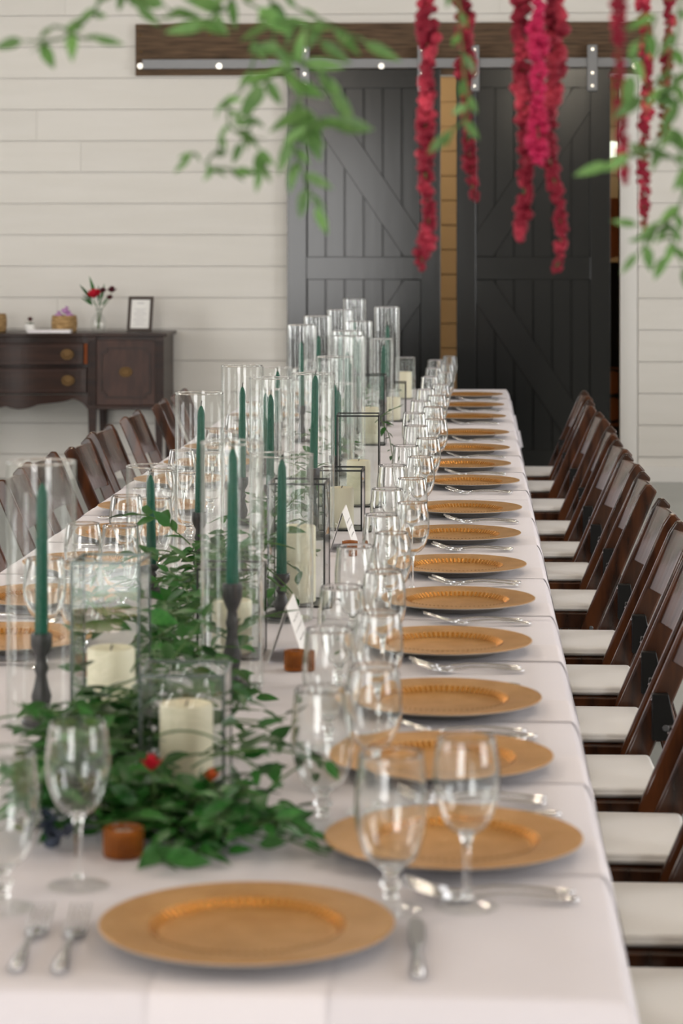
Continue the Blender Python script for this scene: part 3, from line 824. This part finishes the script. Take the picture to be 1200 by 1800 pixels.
def CLEAR(p):
    """gaps in the mound where a lantern, votive or candlestick stands free of leaves"""
    return ((-.52 < p.x < -.31 and p.y < 3.40 and p.z > TOPZ + .065) or (-.66 < p.x < -.49 and 3.30 < p.y < 3.80 and p.z > TOPZ + .105)
            or (-.66 < p.x < -.49 and p.y <= 3.30 and p.z > TOPZ + .135)
            or (-.41 < p.x < -.28 and 4.15 < p.y < 4.75 and p.z > TOPZ + .028)
            or (-.50 < p.x < -.40 and p.y < 3.10) or (p.x < -.60 and p.y < 3.75 and p.x < -.60 - (p.y - 3.1) * .10))
def sprig(p0, d0, L, rnd, step=.021, droop=1.6, zmin=TOPZ + .004, size=(.038, .066), avoid=True):
    """returns stem points and leaf matrices"""
    pts = [Vector(p0)]; d = Vector(d0).normalized(); mats = []
    n = max(4, int(L / .02)); side = 1
    acc = 0
    for i in range(n):
        d = (d + Vector((rnd.uniform(-.16, .16), rnd.uniform(-.16, .16), rnd.uniform(-.12, .12) - droop * .02 * 3))).normalized()
        q = pts[-1] + d * (L / n)
        if q.z < zmin: q.z = zmin + .002; d.z = max(d.z, -.02)
        pts.append(q); acc += L / n
        if acc >= step:
            acc = 0; side = -side
            lat = d.cross(Vector((0, 0, 1)))
            if lat.length < 1e-3: lat = Vector((1, 0, 0))
            lat.normalize()
            ld = (d * rnd.uniform(.3, .9) + lat * side * rnd.uniform(.5, 1.0) + Vector((0, 0, rnd.uniform(-.35, .45))))
            ll = rnd.uniform(*size) * (1 - .35 * i / n)
            tip = q + ld.normalized() * ll
            if tip.z < zmin: ld.z += (zmin - tip.z) / ll * 1.3
            mid = q + ld.normalized() * ll * .6
            if avoid and (blocked(mid) or blocked(q) or blocked(q + ld.normalized() * ll)): continue
            lm = leaf_matrix(q, ld, Vector((rnd.uniform(-.3, .3), rnd.uniform(-.7, .1), 1)), ll, rnd.uniform(-.5, .5))
            low = min((lm @ v.co).z for me_ in LEAF for v in me_.vertices)
            if low < zmin: lm = Matrix.Translation((0, 0, zmin - low)) @ lm
            if avoid and CLEAR(lm.translation) and rnd.random() > .05: continue
            mats.append(lm)
    return pts, mats
def garland(name, label, sprigs, nparts, light=False, group=None, cat='garland'):
    e = empty(name, tuple(sprigs[0][0][0])); base = Vector(sprigs[0][0][0])
    tag(e, label, cat, group)
    for pts, ms in sprigs:
        if len(ms) > 1: obj('stem', MB().tube([p - base for p in pts], [.0016] * (len(pts) - 1) + [.0007], 5), M['stemg'], e)
    allm = [m for pts, ms in sprigs for m in ms]
    # largest in view: nearest and highest first
    allm.sort(key=lambda m: m.translation.y - 1.5 * m.translation.z)
    S = LEAFL if light else LEAF
    rr = random.Random(len(allm))
    T = Matrix.Translation(-base)
    for m in allm[:nparts]:
        o = obj('leaf', rr.choice(S), None, e); o.matrix_basis = T @ m
    rest = allm[nparts:]
    if rest:
        mb = MB()
        for m in rest:
            src = rr.choice(S)
            mb.add([T @ m @ v.co for v in src.vertices], [tuple(p.vertices) for p in src.polygons])
        o = obj('foliage', mb.mesh('foliage', smooth=True), M['leaf_light' if light else 'leaf'], e); o['kind'] = 'stuff'
    return e
rg = random.Random(21)
def mound(path, count, spread, hmax, Lr, rnd, outdir=None):
    out = []
    for _ in range(count):
        t = rnd.random() * (len(path) - 1); i = min(int(t), len(path) - 2); u = t - i
        c = Vector(path[i]).lerp(Vector(path[i + 1]), u)
        for _try in range(8):
            p = Vector((c.x + rnd.gauss(0, spread), c.y + rnd.gauss(0, spread * 1.2), TOPZ + rnd.uniform(.006, hmax)))
            if not blocked(p, .008): break
        a = rnd.uniform(0, 2 * PI)
        d = Vector((math.cos(a), math.sin(a) - .25, rnd.uniform(-.1, .9)))
        out.append(sprig(p, d, rnd.uniform(*Lr), rnd))
    return out
near = mound([(-.50, 3.17, 0), (-.50, 3.30, 0), (-.45, 3.24, 0), (-.52, 3.50, 0), (-.60, 3.62, 0), (-.47, 3.66, 0)], 210, .055, .125, (.07, .18), rg)
near += mound([(-.545, 3.40, 0), (-.50, 3.22, 0), (-.60, 3.55, 0)], 60, .04, .16, (.06, .13), rg)
near += mound([(-.42, 3.13, 0), (-.32, 3.16, 0)], 50, .035, .04, (.08, .17), rg)
for p, d, L in (((-.36, 3.45, TOPZ + .06), (1, .05, .25), .17), ((-.35, 3.50, TOPZ + .08), (.9, -.4, .2), .16), ((-.30, 3.16, TOPZ + .03), (.8, -.5, .3), .14), ((-.33, 3.10, TOPZ + .02), (.9, -.25, .2), .16), ((-.56, 3.60, TOPZ + .12), (-.5, -.4, .6), .14), ((-.46, 3.5, TOPZ + .13), (.3, .1, .8), .12)):
    near.append(sprig(p, d, L, rg, size=(.04, .062)))
garland('smilax_garland', 'dense mound of dark green smilax leaves around the nearest lanterns', near, 300, group='smilax garlands')
mid = mound([(-.56, 3.98, 0), (-.54, 4.35, 0), (-.53, 4.75, 0), (-.53, 5.1, 0), (-.52, 5.5, 0)], 120, .04, .15, (.08, .20), rg)
mid += [sprig((-.345, 4.40, TOPZ + .03), (.6, -.5, .4), .12, rg, size=(.03, .045)), sprig((-.37, 4.42, TOPZ + .02), (.4, -.7, .3), .13, rg, size=(.03, .045)), sprig((-.36, 4.7, TOPZ + .03), (.6, -.2, .9), .12, rg, size=(.03, .05))]
garland('smilax_garland', 'green smilax strand trailing between the tall cylinders in mid table', mid, 180, group='smilax garlands')
far = mound([(-.55, 5.9, 0), (-.54, 6.9, 0), (-.54, 7.9, 0), (-.53, 9.0, 0), (-.53, 11.5, 0)], 46, .03, .09, (.08, .18), rg)
far += [sprig((-.34, 8.5, TOPZ + .16), (.25, -.3, -.2), .17, rg, droop=2.5, size=(.03, .045)), sprig((-.36, 8.55, TOPZ + .14), (.3, -.3, .3), .14, rg, size=(.03, .045))]
garland('smilax_garland', 'sparse green smilax strand running on towards the far table end', far, 60, group='smilax garlands')
# small red and blue accents tucked into the near greenery
def bloom(name, p, r, m, label, n=7):
    e = empty(name, tuple(p)); tag(e, label, 'flower')
    pet = leaf_mesh('petal', .42, .5, -.35, 4)
    for k in range(n):
        a = 2 * PI * k / n; o = obj('petal', pet, m, e, (0, 0, 0), (0, -.5 - .5 * (k % 2), a), r)
    obj('stalk', MB().tube([(0, 0, 0), (.005, .005, -r * 1.4)], .0015, 5), M['stemg'], e)
bloom('red_flower', at(266, 1355, 3.13), .022, M['red'], 'small red flower tucked into the near greenery')
bloom('orange_flower', at(372, 1374, 3.16), .018, mat('rust_petals', (.42, .07, .012), .6), 'small rust-coloured flower in the greenery below the nearest lantern')
th = empty('thistle_sprig', (-.545, 3.08, TOPZ)); tag(th, 'dark blue thistle sprig lying at the near end of the greenery', 'thistle')
for k in range(14):
    a = rg.uniform(0, 2 * PI); d = Vector((math.cos(a), math.sin(a), rg.uniform(.1, .9)))
    o = obj('spiky_leaf', LEAF[2].copy() if k == 0 else bpy.data.meshes['thistle_leaf'], None, th)
    if k == 0: o.data.name = 'thistle_leaf'; o.data.materials.clear(); o.data.materials.append(M['blue'])
    o.matrix_basis = leaf_matrix(Vector((rg.uniform(-.03, .03), rg.uniform(-.02, .02), .018)), d, Vector((0, 0, 1)), rg.uniform(.035, .06), rg.uniform(-.5, .5))
obj('seed_head', MB().lathe([(0, .0), (.010, .004), (.013, .014), (.009, .026), (0, .032)], 12).mesh('seed_head', smooth=True), M['blue'], th)

# ------------------------------------------------------------------ hanging flower installation overhead
GZ = 2.12
bar = empty('hanging_rod', (0, 3.3, GZ)); tag(bar, 'wooden hanging rod above the picture carrying the red amaranthus', 'rod')
obj('rod', MB().tube([(-1.1, 0, 0), (.7, 0, 0)], .014, 10), M['barnwood'], bar)
obj('rod', MB().tube([(-1.1, -.85, 0), (.7, -.85, 0)], .012, 10), M['barnwood'], bar)
for x in (-.9, .5): obj('cross_rod', MB().tube([(x, -1.15, .02), (x, .1, .02)], .010, 8), M['barnwood'], bar)
for x in (-1.0, .6): obj('rope', MB().tube([(x, 0, 0), (x, 0, ZC - GZ)], .005, 6), M['rope'], bar)
def amaranth(path, Y, wtop, wbot, label, pink=False, seed=0):
    rnd = random.Random(seed)
    P = [at(x, y, Y) for x, y in path]
    P = [Vector((P[0].x, 3.3 + (Y - 3.3) * .3, GZ))] + P
    # resample
    pts = []
    for a, b in zip(P, P[1:]):
        n = max(2, int((b - a).length / .008))
        pts += [a.lerp(b, i / n) for i in range(n)]
    pts.append(P[-1])
    for _ in range(6):
        pts = [pts[0]] + [(pts[i-1] + pts[i] * 2 + pts[i+1]) / 4 for i in range(1, len(pts)-1)] + [pts[-1]]
    base = P[0]
    e = empty('amaranthus_tassel', tuple(base)); tag(e, label, 'flower', 'hanging red amaranthus tassels')
    obj('stem', MB().tube([p - base for p in pts[::3]] + [pts[-1] - base], .0015, 5), M['stemg'], e)
    mb = MB(); N = len(pts)
    octv = [(1,0,0),(-1,0,0),(0,1,0),(0,-1,0),(0,0,1),(0,0,-1),(.6,.6,.6),(-.6,.6,.6),(.6,-.6,.6),(-.6,-.6,.6),(.6,.6,-.6),(-.6,.6,-.6),(.6,-.6,-.6),(-.6,-.6,-.6)]
    octf = []
    for ax in range(6):
        c = octv[ax]; k = ax // 2
        ring = [i for i in range(6, 14) if octv[i][k] * c[k] > 0]
        o1, o2 = [q for q in range(3) if q != k]
        ring.sort(key=lambda i: math.atan2(octv[i][o2], octv[i][o1]))
        for q in range(4): octf.append((ax, ring[q], ring[(q+1) % 4]))
    lump = [rnd.uniform(.72, 1.2) for _ in range(N // 5 + 2)]
    for i, p in enumerate(pts[3:]):
        t = (i + 3) / N; wd = 1.28 * (wtop + (wbot - wtop) * t) / 2 * lump[i // 5]
        if t > .97: wd *= .8
        for k in range(5):
            a = rnd.uniform(0, 2 * PI); rr = wd * rnd.uniform(.25, .72); br = wd * rnd.uniform(.36, .58)
            c = p - base + Vector((math.cos(a) * rr, math.sin(a) * rr, rnd.uniform(-.006, .006)))
            mb.add([c + Vector(v) * br for v in octv], octf)
    obj('flower_cluster', mb.mesh('flower_cluster', smooth=True), M['amaranth_pink' if pink else 'amaranth'], e)
AM = [([(750, -30), (752, 100), (746, 300), (757, 390), (738, 466)], 3.30, .030, .019, 'long crimson amaranthus tassel hanging before the gap between the doors'),
      ([(815, -30), (818, 90), (820, 220), (833, 350)], 3.35, .034, .015, 'dark red amaranthus tassel tapering to a point, second from the gap'),
      ([(912, -30), (918, 120), (924, 270), (917, 418)], 3.30, .024, .024, 'blunt-tipped red amaranthus tassel beside the bright magenta one'),
      ([(945, -30), (944, 130), (946, 285)], 3.21, .029, .021, 'bright magenta amaranthus tassel, the thickest and in the middle'),
      ([(976, -30), (974, 120), (962, 265), (985, 370), (989, 430), (978, 470)], 3.28, .030, .021, 'long red amaranthus tassel with hooked tip below the magenta one'),
      ([(1090, -30), (1086, 120), (1096, 310)], 2.55, .026, .014, 'blurred rose amaranthus tassel before the door hanger strap'),
      ([(1128, -30), (1138, 150), (1130, 280), (1132, 398)], 3.30, .024, .013, 'slender knobbly crimson amaranthus tassel before the white wall'),
      ([(1180, -30), (1170, 120), (1167, 242)], 3.35, .025, .015, 'short dark amaranthus tassel among the leaves by the wall')]
for k, a in enumerate(AM): amaranth(*a, pink=(k == 3), seed=k)
rv = random.Random(77)
def vine(path, Y, label, size=(.035, .06), step=.018, light=True, from_rod=True, branches=()):
    spr = []
    def run(pth, Yv):
        P = [at(x, y, Yv) for x, y in pth]
        pts = []; ms = []; side = 1
        for a, b in zip(P, P[1:]):
            n = max(2, int((b - a).length / step))
            for i in range(n):
                p = a.lerp(b, i / n) + Vector((rv.uniform(-.004, .004), rv.uniform(-.01, .01), rv.uniform(-.004, .004)))
                pts.append(p); d = (b - a).normalized(); side = -side
                ld = d * rv.uniform(.2, .9) + Vector((side * rv.uniform(.2, .9), rv.uniform(-.6, .6), rv.uniform(-.6, .3)))
                ms.append(leaf_matrix(p, ld, Vector((rv.uniform(-.5, .5), -1, rv.uniform(0, .8))), rv.uniform(*size), rv.uniform(-.6, .6)))
        pts.append(P[-1])
        ms.append(leaf_matrix(P[-1], (P[-1] - P[-2]), Vector((0, -1, .2)), size[1] * .9, 0))
        return pts, ms
    pts, ms = run(path, Y)
    if from_rod: pts = [Vector((pts[0].x, Y, GZ))] + pts
    spr.append((pts, ms))
    for b in branches: spr.append(run(b, Y + rv.uniform(-.03, .03)))
    garland('hanging_vine', label, spr, 300, light=light, group='hanging green vines', cat='vine')
vine([(205, -30), (170, 10), (150, 45), (100, 62), (40, 72)], 2.45, 'short green leafy vine tip hanging above the plain plank wall', (.020, .036), .030, branches=[[(90, 40), (130, 62), (165, 68)], [(205, -20), (240, 10)]])
vine([(470, -30), (478, 40), (500, 110), (525, 170), (540, 215)], 2.5, 'long leafy vine cascading over the header board beside the door', (.026, .048), .023,
     branches=[[(420, -20), (395, 20), (370, 35), (320, 20), (290, 10)], [(500, -10), (560, 30), (610, 60), (640, 75)], [(430, 5), (470, 30), (520, 40), (560, 70)], [(490, 80), (520, 110), (560, 120), (585, 160)],
               [(510, 120), (480, 130), (465, 150)], [(540, 200), (525, 215), (515, 240)], [(545, 225), (560, 210), (585, 215)]])
vine([(452, 60), (445, 120), (420, 165), (392, 180), (398, 215), (430, 235), (455, 262)], 2.5, 'curling pale vine tendril hanging before the planks', (.016, .028), .026, from_rod=False,
     branches=[[(440, 190), (442, 215), (425, 250)], [(400, 225), (385, 262), (365, 290), (380, 298), (410, 300)], [(455, 262), (462, 280), (458, 298)], [(345, 265), (335, 275)]])
vine([(520, 190), (515, 250), (520, 285), (540, 325), (555, 362)], 2.5, 'thin vine tip drooping in front of the black door edge', (.020, .036), .028, from_rod=False)
vine([(800, -30), (812, 60), (822, 140), (822, 190), (800, 225), (785, 238)], 2.6, 'blurred single green vine tip before the gap between doors', (.020, .032), .05)
vine([(1200, -30), (1185, 60), (1175, 120), (1190, 180), (1150, 260), (1110, 275), (1070, 288)], 2.45, 'leafy green vine hanging over the white wall by the picture edge', (.024, .042), .024,
     branches=[[(1150, 30), (1120, 70), (1110, 130)], [(1190, 150), (1160, 150), (1130, 170)], [(1190, 230), (1200, 290)], [(1110, 255), (1160, 265), (1200, 300)]])
vine([(1205, 300), (1195, 360), (1175, 390), (1150, 400), (1120, 395)], 2.6, 'low curling vine spray before the plank wall, beneath the leafy one', (.018, .032), .022, from_rod=False,
     branches=[[(1175, 390), (1185, 420), (1170, 450)], [(1160, 395), (1140, 420), (1120, 445)], [(1190, 430), (1200, 470)]])

# ------------------------------------------------------------------ sideboard
SBX1, SBH = -1.958, .985
SBX = SBX1 - SBH; SF, SB = 15.06, 15.555
sb = empty('sideboard', (SBX, (SF + SB) / 2, 0)); tag(sb, 'dark walnut bow-front sideboard with brass pulls against the plank wall', 'sideboard')
f0 = SF - (SF + SB) / 2; b0 = SB - (SF + SB) / 2
ZT = at(0, 585, SF).z; Z0 = at(0, 718, SF).z
HC = .505                                     # half width of the drawer section
def front(x):                                  # bowed front outline (local y)
    a = abs(x)
    if a >= HC: return f0
    t = a / HC
    return f0 - .085 * (.5 + .5 * math.cos(PI * t)) ** .8
def plan(x0, x1, off, n=28):
    return [(x0 + (x1 - x0) * i / n, front(x0 + (x1 - x0) * i / n) + off) for i in range(n + 1)]
def curved_slab(x0, x1, off0, off1, z0, z1, bev=.0, n=28):
    a = plan(x0, x1, off0, n); b = plan(x0, x1, off1, n)[::-1]
    return MB().prism(a + b, z0, z1, 'z')
top = plan(-SBH - .02, SBH + .02, -.018, 60) + [(SBH + .02, b0), (-SBH - .02, b0)]
obj('top', MB().prism(top, ZT - .022, ZT, 'z').mesh('top', bevel=.004), M['side_wood'], sb)
car = MB()
for s in (-1, 1):
    x0, x1 = sorted((s * HC, s * (SBH - .002)))
    car.box(x0, x1, f0 + .012, b0, Z0, ZT - .022)
car.prism(plan(-HC, HC, .03) + [(HC, b0), (-HC, b0)], at(0, 692, SF).z, ZT - .022, 'z')
obj('carcass', car, M['side_wood'], sb)
def ring(poly, w_, x, y0, y1):
    """flat picture-frame moulding following a polygon outline in x,z (convex)"""
    c = Vector((sum(p[0] for p in poly) / len(poly), sum(p[1] for p in poly) / len(poly)))
    mb = MB(); n = len(poly); v = []
    for p in poly:
        q = Vector(p); d = (c - q)
        qi = Vector((q.x + math.copysign(w_, d.x), q.y + math.copysign(w_, d.y)))
        v += [(q.x, y1, q.y), (q.x, y0, q.y), (qi.x, y0, qi.y), (qi.x, y1, qi.y)]
    f = []
    for i in range(n):
        a, b = i * 4, ((i + 1) % n) * 4
        for k in range(3): f.append((a+k, b+k, b+k+1, a+k+1))
    return mb.add(v, f)
for s in (-1, 1):
    # door with notched-corner moulding and brass pull
    x0, x1 = sorted((s * (HC + .055), s * (SBH - .055)))
    dz0, dz1 = Z0 + .022, ZT - .045
    d = obj('cabinet_door', MB().box(x0, x1, f0 + .002, f0 + .02, dz0, dz1).mesh('cabinet_door', bevel=.003), M['side_veneer'], sb)
    m_ = .045; k_ = .03
    a, b, c, e_ = x0 + m_ * .6, x1 - m_ * .6, dz0 + m_, dz1 - m_
    poly = [(a + k_, c), (b - k_, c), (b - k_, c + k_ * .6), (b - k_ * .4, c + k_), (b, c + k_), (b, e_ - k_), (b - k_ * .4, e_ - k_), (b - k_, e_ - k_ * .6), (b - k_, e_), (a + k_, e_), (a + k_, e_ - k_ * .6), (a + k_ * .4, e_ - k_), (a, e_ - k_), (a, c + k_), (a + k_ * .4, c + k_), (a + k_, c + k_ * .6)]
    obj('moulding', ring(poly, .010, 0, f0 - .006, f0 + .003), M['side_wood'], d)
    kx, kz = (x0 + x1) / 2, (dz0 + dz1) / 2 + .005
    kb = MB().prism([(kx + .042 * math.cos(i * PI / 16), kz + .033 * math.sin(i * PI / 16)) for i in range(32)], f0 - .003, f0 + .003)
    kb.prism([(kx + .028 * math.cos(i * PI / 12), kz + .022 * math.sin(i * PI / 12)) for i in range(24)], f0 - .009, f0 - .002)
    obj('brass_pull', kb.mesh('brass_pull', bevel=.0015, seg=1), M['brass'], d)
    # fluted stiles
    for xa in (HC, SBH - .055):
        xx0, xx1 = sorted((s * xa, s * (xa + .055)))
        st = obj('stile', MB().box(xx0, xx1, f0 - .006, f0 + .02, Z0, ZT - .022).mesh('stile', bevel=.003), M['side_wood'], sb)
        for i in range(4):
            xf = xx0 + .010 + i * .0117
            obj('flute', MB().tube([(xf, f0 - .007, Z0 + .02), (xf, f0 - .007, ZT - .05)], .0035, 6), M['side_wood'], st)
    # tapered legs
    for xl, yl in ((HC + .028, f0 + .02), (SBH - .03, f0 + .02), (SBH - .03, b0 - .03), (HC + .028, b0 - .03)):
        hw = .026
        v = [(s*xl - hw, yl - hw, Z0), (s*xl + hw, yl - hw, Z0), (s*xl + hw, yl + hw, Z0), (s*xl - hw, yl + hw, Z0)] + [(s*xl - .013, yl - .013, 0), (s*xl + .013, yl - .013, 0), (s*xl + .013, yl + .013, 0), (s*xl - .013, yl + .013, 0)]
        obj('leg', MB().add(v, [(0,1,2,3),(7,6,5,4),(0,4,5,1),(1,5,6,2),(2,6,7,3),(3,7,4,0)]), M['side_wood'], sb)
    obj('door_rail', MB().box(x0 - .001, x1 + .001, f0 - .003, f0 + .02, Z0 - .004, Z0 + .02).mesh('door_rail', bevel=.003, seg=1), M['side_wood'], sb)
# two bowed drawers; the upper one is not pushed fully in
for nm, py0, py1, pull, lab in (('drawer', 603, 641, .028, 1), ('drawer', 646, 690, .0, 0)):
    z1_, z0_ = at(0, py0, SF).z, at(0, py1, SF).z
    xr = HC - (.022 if lab else .006)
    d = obj('drawer', curved_slab(-xr, xr, -pull, .022 - pull, z0_, z1_).mesh('drawer', bevel=.003, seg=1), M['side_wood'], sb)
    for zz in (z0_ + .012, z1_ - .018):
        obj('cock_bead', curved_slab(-xr + .02, xr - .02, -pull - .005, -pull + .001, zz, zz + .006), M['side_veneer'], d)
    if lab:
        obj('drawer_side', MB().box(HC - .022, HC - .004, f0 + .004, f0 + .03, z0_ + .005, z1_ - .004), M['side_raw'], d)
    for s in (-1, 1):
        hx = s * .385; hy = front(hx) - pull - .004; hz = (z0_ + z1_) / 2
        h = MB().prism([(hx + .042 * math.cos(i * PI / 16), hz + .034 * math.sin(i * PI / 16)) for i in range(32)], hy - .010, hy + .008)
        hb_ = obj('brass_plate', h.mesh('brass_plate', bevel=.0015, seg=1), M['brass'], d)
        obj('bail_handle', MB().tube([(hx - .028, hy - .012, hz + .006)] + [(hx + .028 * math.cos(PI + a * PI / 8), hy - .020, hz + .004 + .022 * math.sin(PI + a * PI / 8)) for a in range(9)] + [(hx + .028, hy - .012, hz + .006)], .003, 6), M['brass'], hb_)
# scalloped apron under the drawers
n = 56; v = []; f = []
za = at(0, 693, SF).z
for i in range(n + 1):
    x = -HC + 2 * HC * i / n; a = abs(x) / HC
    zlow = za - .022 - .050 * max(0, 1 - a * 1.25) ** .4 - .022 * max(0, math.sin(a * PI * 2.5)) - (.05 * max(0, (a - .86) / .14) ** 2)
    y = front(x)
    v += [(x, y + .004, za), (x, y + .004, zlow), (x, y + .022, zlow), (x, y + .022, za)]
for i in range(n):
    a, b = i * 4, (i + 1) * 4
    for k in range(4): f.append((a + k, b + k, b + (k+1) % 4, a + (k+1) % 4))
obj('apron', MB().add(v, f), M['side_wood'], sb)

# things on the sideboard
def on(px, py_depth): return at(px, 0, py_depth).x
ST = ZT + .001
# framed notice leaning back
fx = on(245, 15.25); fw, fh, ft = .165, .225, .014
fr = empty('framed_notice', (fx, 15.24, ST + .0025), (-.20, 0, -.16)); tag(fr, 'white printed notice in a dark wooden frame standing on the sideboard', 'picture frame')
bw = .020
for s in (-1, 1):
    obj('frame_side', MB().box(min(s*fw/2, s*(fw/2-bw)), max(s*fw/2, s*(fw/2-bw)), -ft/2, ft/2, 0, fh).mesh('fs', bevel=.002, seg=1), M['frame_wood'], fr)
for z0_ in (0, fh - bw): obj('frame_rail', MB().box(-fw/2 + bw, fw/2 - bw, -ft/2, ft/2, z0_, z0_ + bw).mesh('frl', bevel=.002, seg=1), M['frame_wood'], fr)
pp = obj('paper', MB().box(-fw/2 + bw, fw/2 - bw, .0, .003, bw, fh - bw), M['card'], fr)
ln = MB()
ln.box(-.022, .022, -.0006, 0, fh - bw - .026, fh - bw - .020)
for i in range(11):
    hwid = .022 + .022 * abs(math.sin(i * 2.3 + 1)); z = fh - bw - .062 - i * .0105
    ln.box(-hwid, hwid, -.0006, 0, z, z + .0028)
obj('printed_lines', ln, mat('pale_print', (.50, .49, .50), .7), pp)
obj('easel_back', MB().prism([(.007, .15), (.012, .15), (.075, .018), (.070, .018)], -.02, .02, 'x'), M['frame_wood'], fr)
# glass vase of flowers
vx = on(173, 15.22)
va = empty('flower_vase', (vx, 15.22, ST)); tag(va, 'clear glass vase of red and burgundy flowers on the sideboard', 'vase')
vp = bowl_curve([(.020, .0), (.034, .003), (.046, .030), (.048, .060), (.036, .095), (.021, .118), (.019, .135), (.025, .150)])
obj('glass_body', MB().lathe([(0, 0)] + shell(vp, .002) + [(0, .003)], 32).mesh('glass_body', smooth=True), M['stem'], va)
rf = random.Random(4)
heads = [((-.030, -.02, .215), 'red', .060), ((.085, .0, .250), 'wine', .042), ((.070, .01, .205), 'wine', .032), ((.030, -.02, .250), 'wine', .034), ((-.005, .0, .235), 'red', .040)]
pet = leaf_mesh('petal', .42, .5, -.35, 4)
for p, c, r in heads:
    stn = obj('flower_stem', MB().tube([(rf.uniform(-.01, .01), 0, .02), (p[0] * .25, p[1] * .3, .14), p], .0018, 5), M['stemg'], va)
    for k in range(9):
        obj('petal', pet.copy() if False else pet, None, stn, p, (rf.uniform(-.2, .2), -.3 - .35 * (k % 3), 2 * PI * k / 9), r)
        stn.children[-1] if False else None
red_m, wine_m = M['red'], M['wine']
pr_, pw_ = pet.copy(), pet.copy(); pr_.materials.append(red_m); pw_.materials.append(wine_m)
hi = 0
for ch in va.children:
    if ch.name.startswith('flower_stem'):
        for g_ in ch.children: g_.data = pr_ if heads[hi][1] == 'red' else pw_
        hi += 1
for k, tip in enumerate([(-.115, 0, .295), (-.10, 0, .235), (-.11, .01, .215), (-.055, 0, .345), (.06, 0, .22), (.02, -.02, .215), (-.03, -.03, .20), (.035, .01, .30), (.0, .0, .29)]):
    b_ = Vector((0, 0, .14)); d = Vector(tip) - b_
    o = obj('leaf', LEAF[2], None, va); o.matrix_basis = leaf_matrix(b_ + d * .35, d, Vector((0, -1, .3)), d.length * .7, .3); o.matrix_basis = o.matrix_basis @ Matrix.Diagonal((1, .45, 1, 1))
# baskets
def basket(px, Yv, wr, h, label, stuff=True):
    x = on(px, Yv); e = empty('woven_basket', (x, Yv, ST)); tag(e, label, 'basket', 'woven baskets on the sideboard')
    pr = []; rows = 9
    for i in range(rows * 4 + 1):
        t = i / (rows * 4); pr.append((wr * (.93 + .07 * math.sin(t * PI)) + .0035 * abs(math.sin(t * rows * PI)), h * t))
    inn = [(r - .010, z) for r, z in pr[::-1] if z > .006]
    obj('woven_body', MB().lathe([(0, 0)] + pr + inn + [(0, .006)], 40).mesh('woven_body', smooth=True), M['basket'], e)
    if stuff:
        for k, (dx, dy, dz, lb) in enumerate(((-.036, 0, 0, 'on the rose-pot side'), (.036, -.01, 0, 'on the vase side'), (0, .012, .030, 'uppermost of the heap'))):
            t = obj('lilac_packet', MB().lathe([(0, 0), (.024, .006), (.029, .02), (.018, .032), (0, .036)], 12).mesh('packet', smooth=True), M['purple'], None, (x + dx, Yv + dy, ST + h - .020 + dz), (rf.uniform(-.3, .3), rf.uniform(-.3, .3), k))
            tag(t, 'lilac paper packet in the woven basket, ' + lb, 'packet', 'lilac packets in the basket')
            obj('twist', MB().lathe([(.005, .034), (.014, .046), (.013, .047), (.004, .036)], 10), M['purple'], t)
basket(113, 15.20, .080, .105, 'round woven basket heaped with lilac packets, beside the vase')
basket(-12, 15.20, .085, .115, 'round woven basket cut off by the picture edge on the sideboard', False)
# low white pot with a dark red rose
px_ = on(52, 15.10); bp = empty('bud_pot', (px_, 15.12, ST)); tag(bp, 'small white pot with one dark red rose on the sideboard', 'flower pot')
obj('pot', MB().lathe([(0, 0), (.022, 0), (.032, .02), (.034, .045), (.030, .052), (.026, .050), (.024, .03), (0, .028)], 24).mesh('pot', smooth='auto'), M['card'], bp)
obj('stalk', MB().tube([(0, 0, .028), (0, 0, .07)], .002, 5), M['stemg'], bp)
pw2 = pw_
for k in range(9): obj('petal', pw2, None, bp, (0, 0, .07), (rf.uniform(-.2, .2), -.35 - .35 * (k % 3), 2 * PI * k / 9), .028)
for k in range(5):
    o = obj('leaf', LEAF[1], None, bp); o.matrix_basis = leaf_matrix(Vector((0, 0, .05)), Vector((math.cos(k * 1.3 + 2.5), math.sin(k * 1.3), .4)), Vector((0, 0, 1)), .04, 0)
# white guest book lying flat
gx = on(86, 15.02); gb = empty('guest_book', (gx, 15.065, ST)); tag(gb, 'flat white guest book lying on the sideboard before the basket', 'book')
obj('cover', MB().box(-.135, .135, -.045, .045, 0, .003).box(-.135, .135, -.045, .045, .017, .020).mesh('cover'), M['card'], gb)
obj('pages', MB().box(-.13, .13, -.042, .042, .003, .017), M['napkin'], gb)

# ------------------------------------------------------------------ pendant lamps added above the frame to put sparkle on glasses and plates
bulb_m = emis('added_warm_bulb', (1.0, .88, .70), 170)
rowname = {-2.3: 'over the sideboard side', .9: 'over the door side'}
pend = None
for X_ in (-2.3, .9):
    for n_, Y_ in enumerate((-2.5, .5, 3.5, 6.5, 9.5)):
        lb = 'added unseen pendant lamp with round warm bulb, %s, %s from the rear' % (rowname[X_], ORD[n_ + 1])
        if pend is None:
            pend = empty('added_pendant_lamp', (X_, Y_, 3.45)); tag(pend, lb, 'lamp', 'added pendant lamps above the frame')
            obj('bulb', MB().lathe([(0, -.07), (.03, -.063), (.055, -.035), (.06, 0), (.05, .035), (.025, .062), (.018, .075), (0, .075)], 20).mesh('bulb', smooth=True), bulb_m, pend)
            obj('socket', MB().lathe([(0, .075), (.022, .075), (.024, .10), (.020, .13), (0, .135)], 16), M['chair_metal'], pend)
            obj('cord', MB().tube([(0, 0, .13), (0, 0, ZC - 3.45)], .004, 6), M['chair_metal'], pend)
        else: dup(pend, (X_, Y_, 3.45), None, lb)
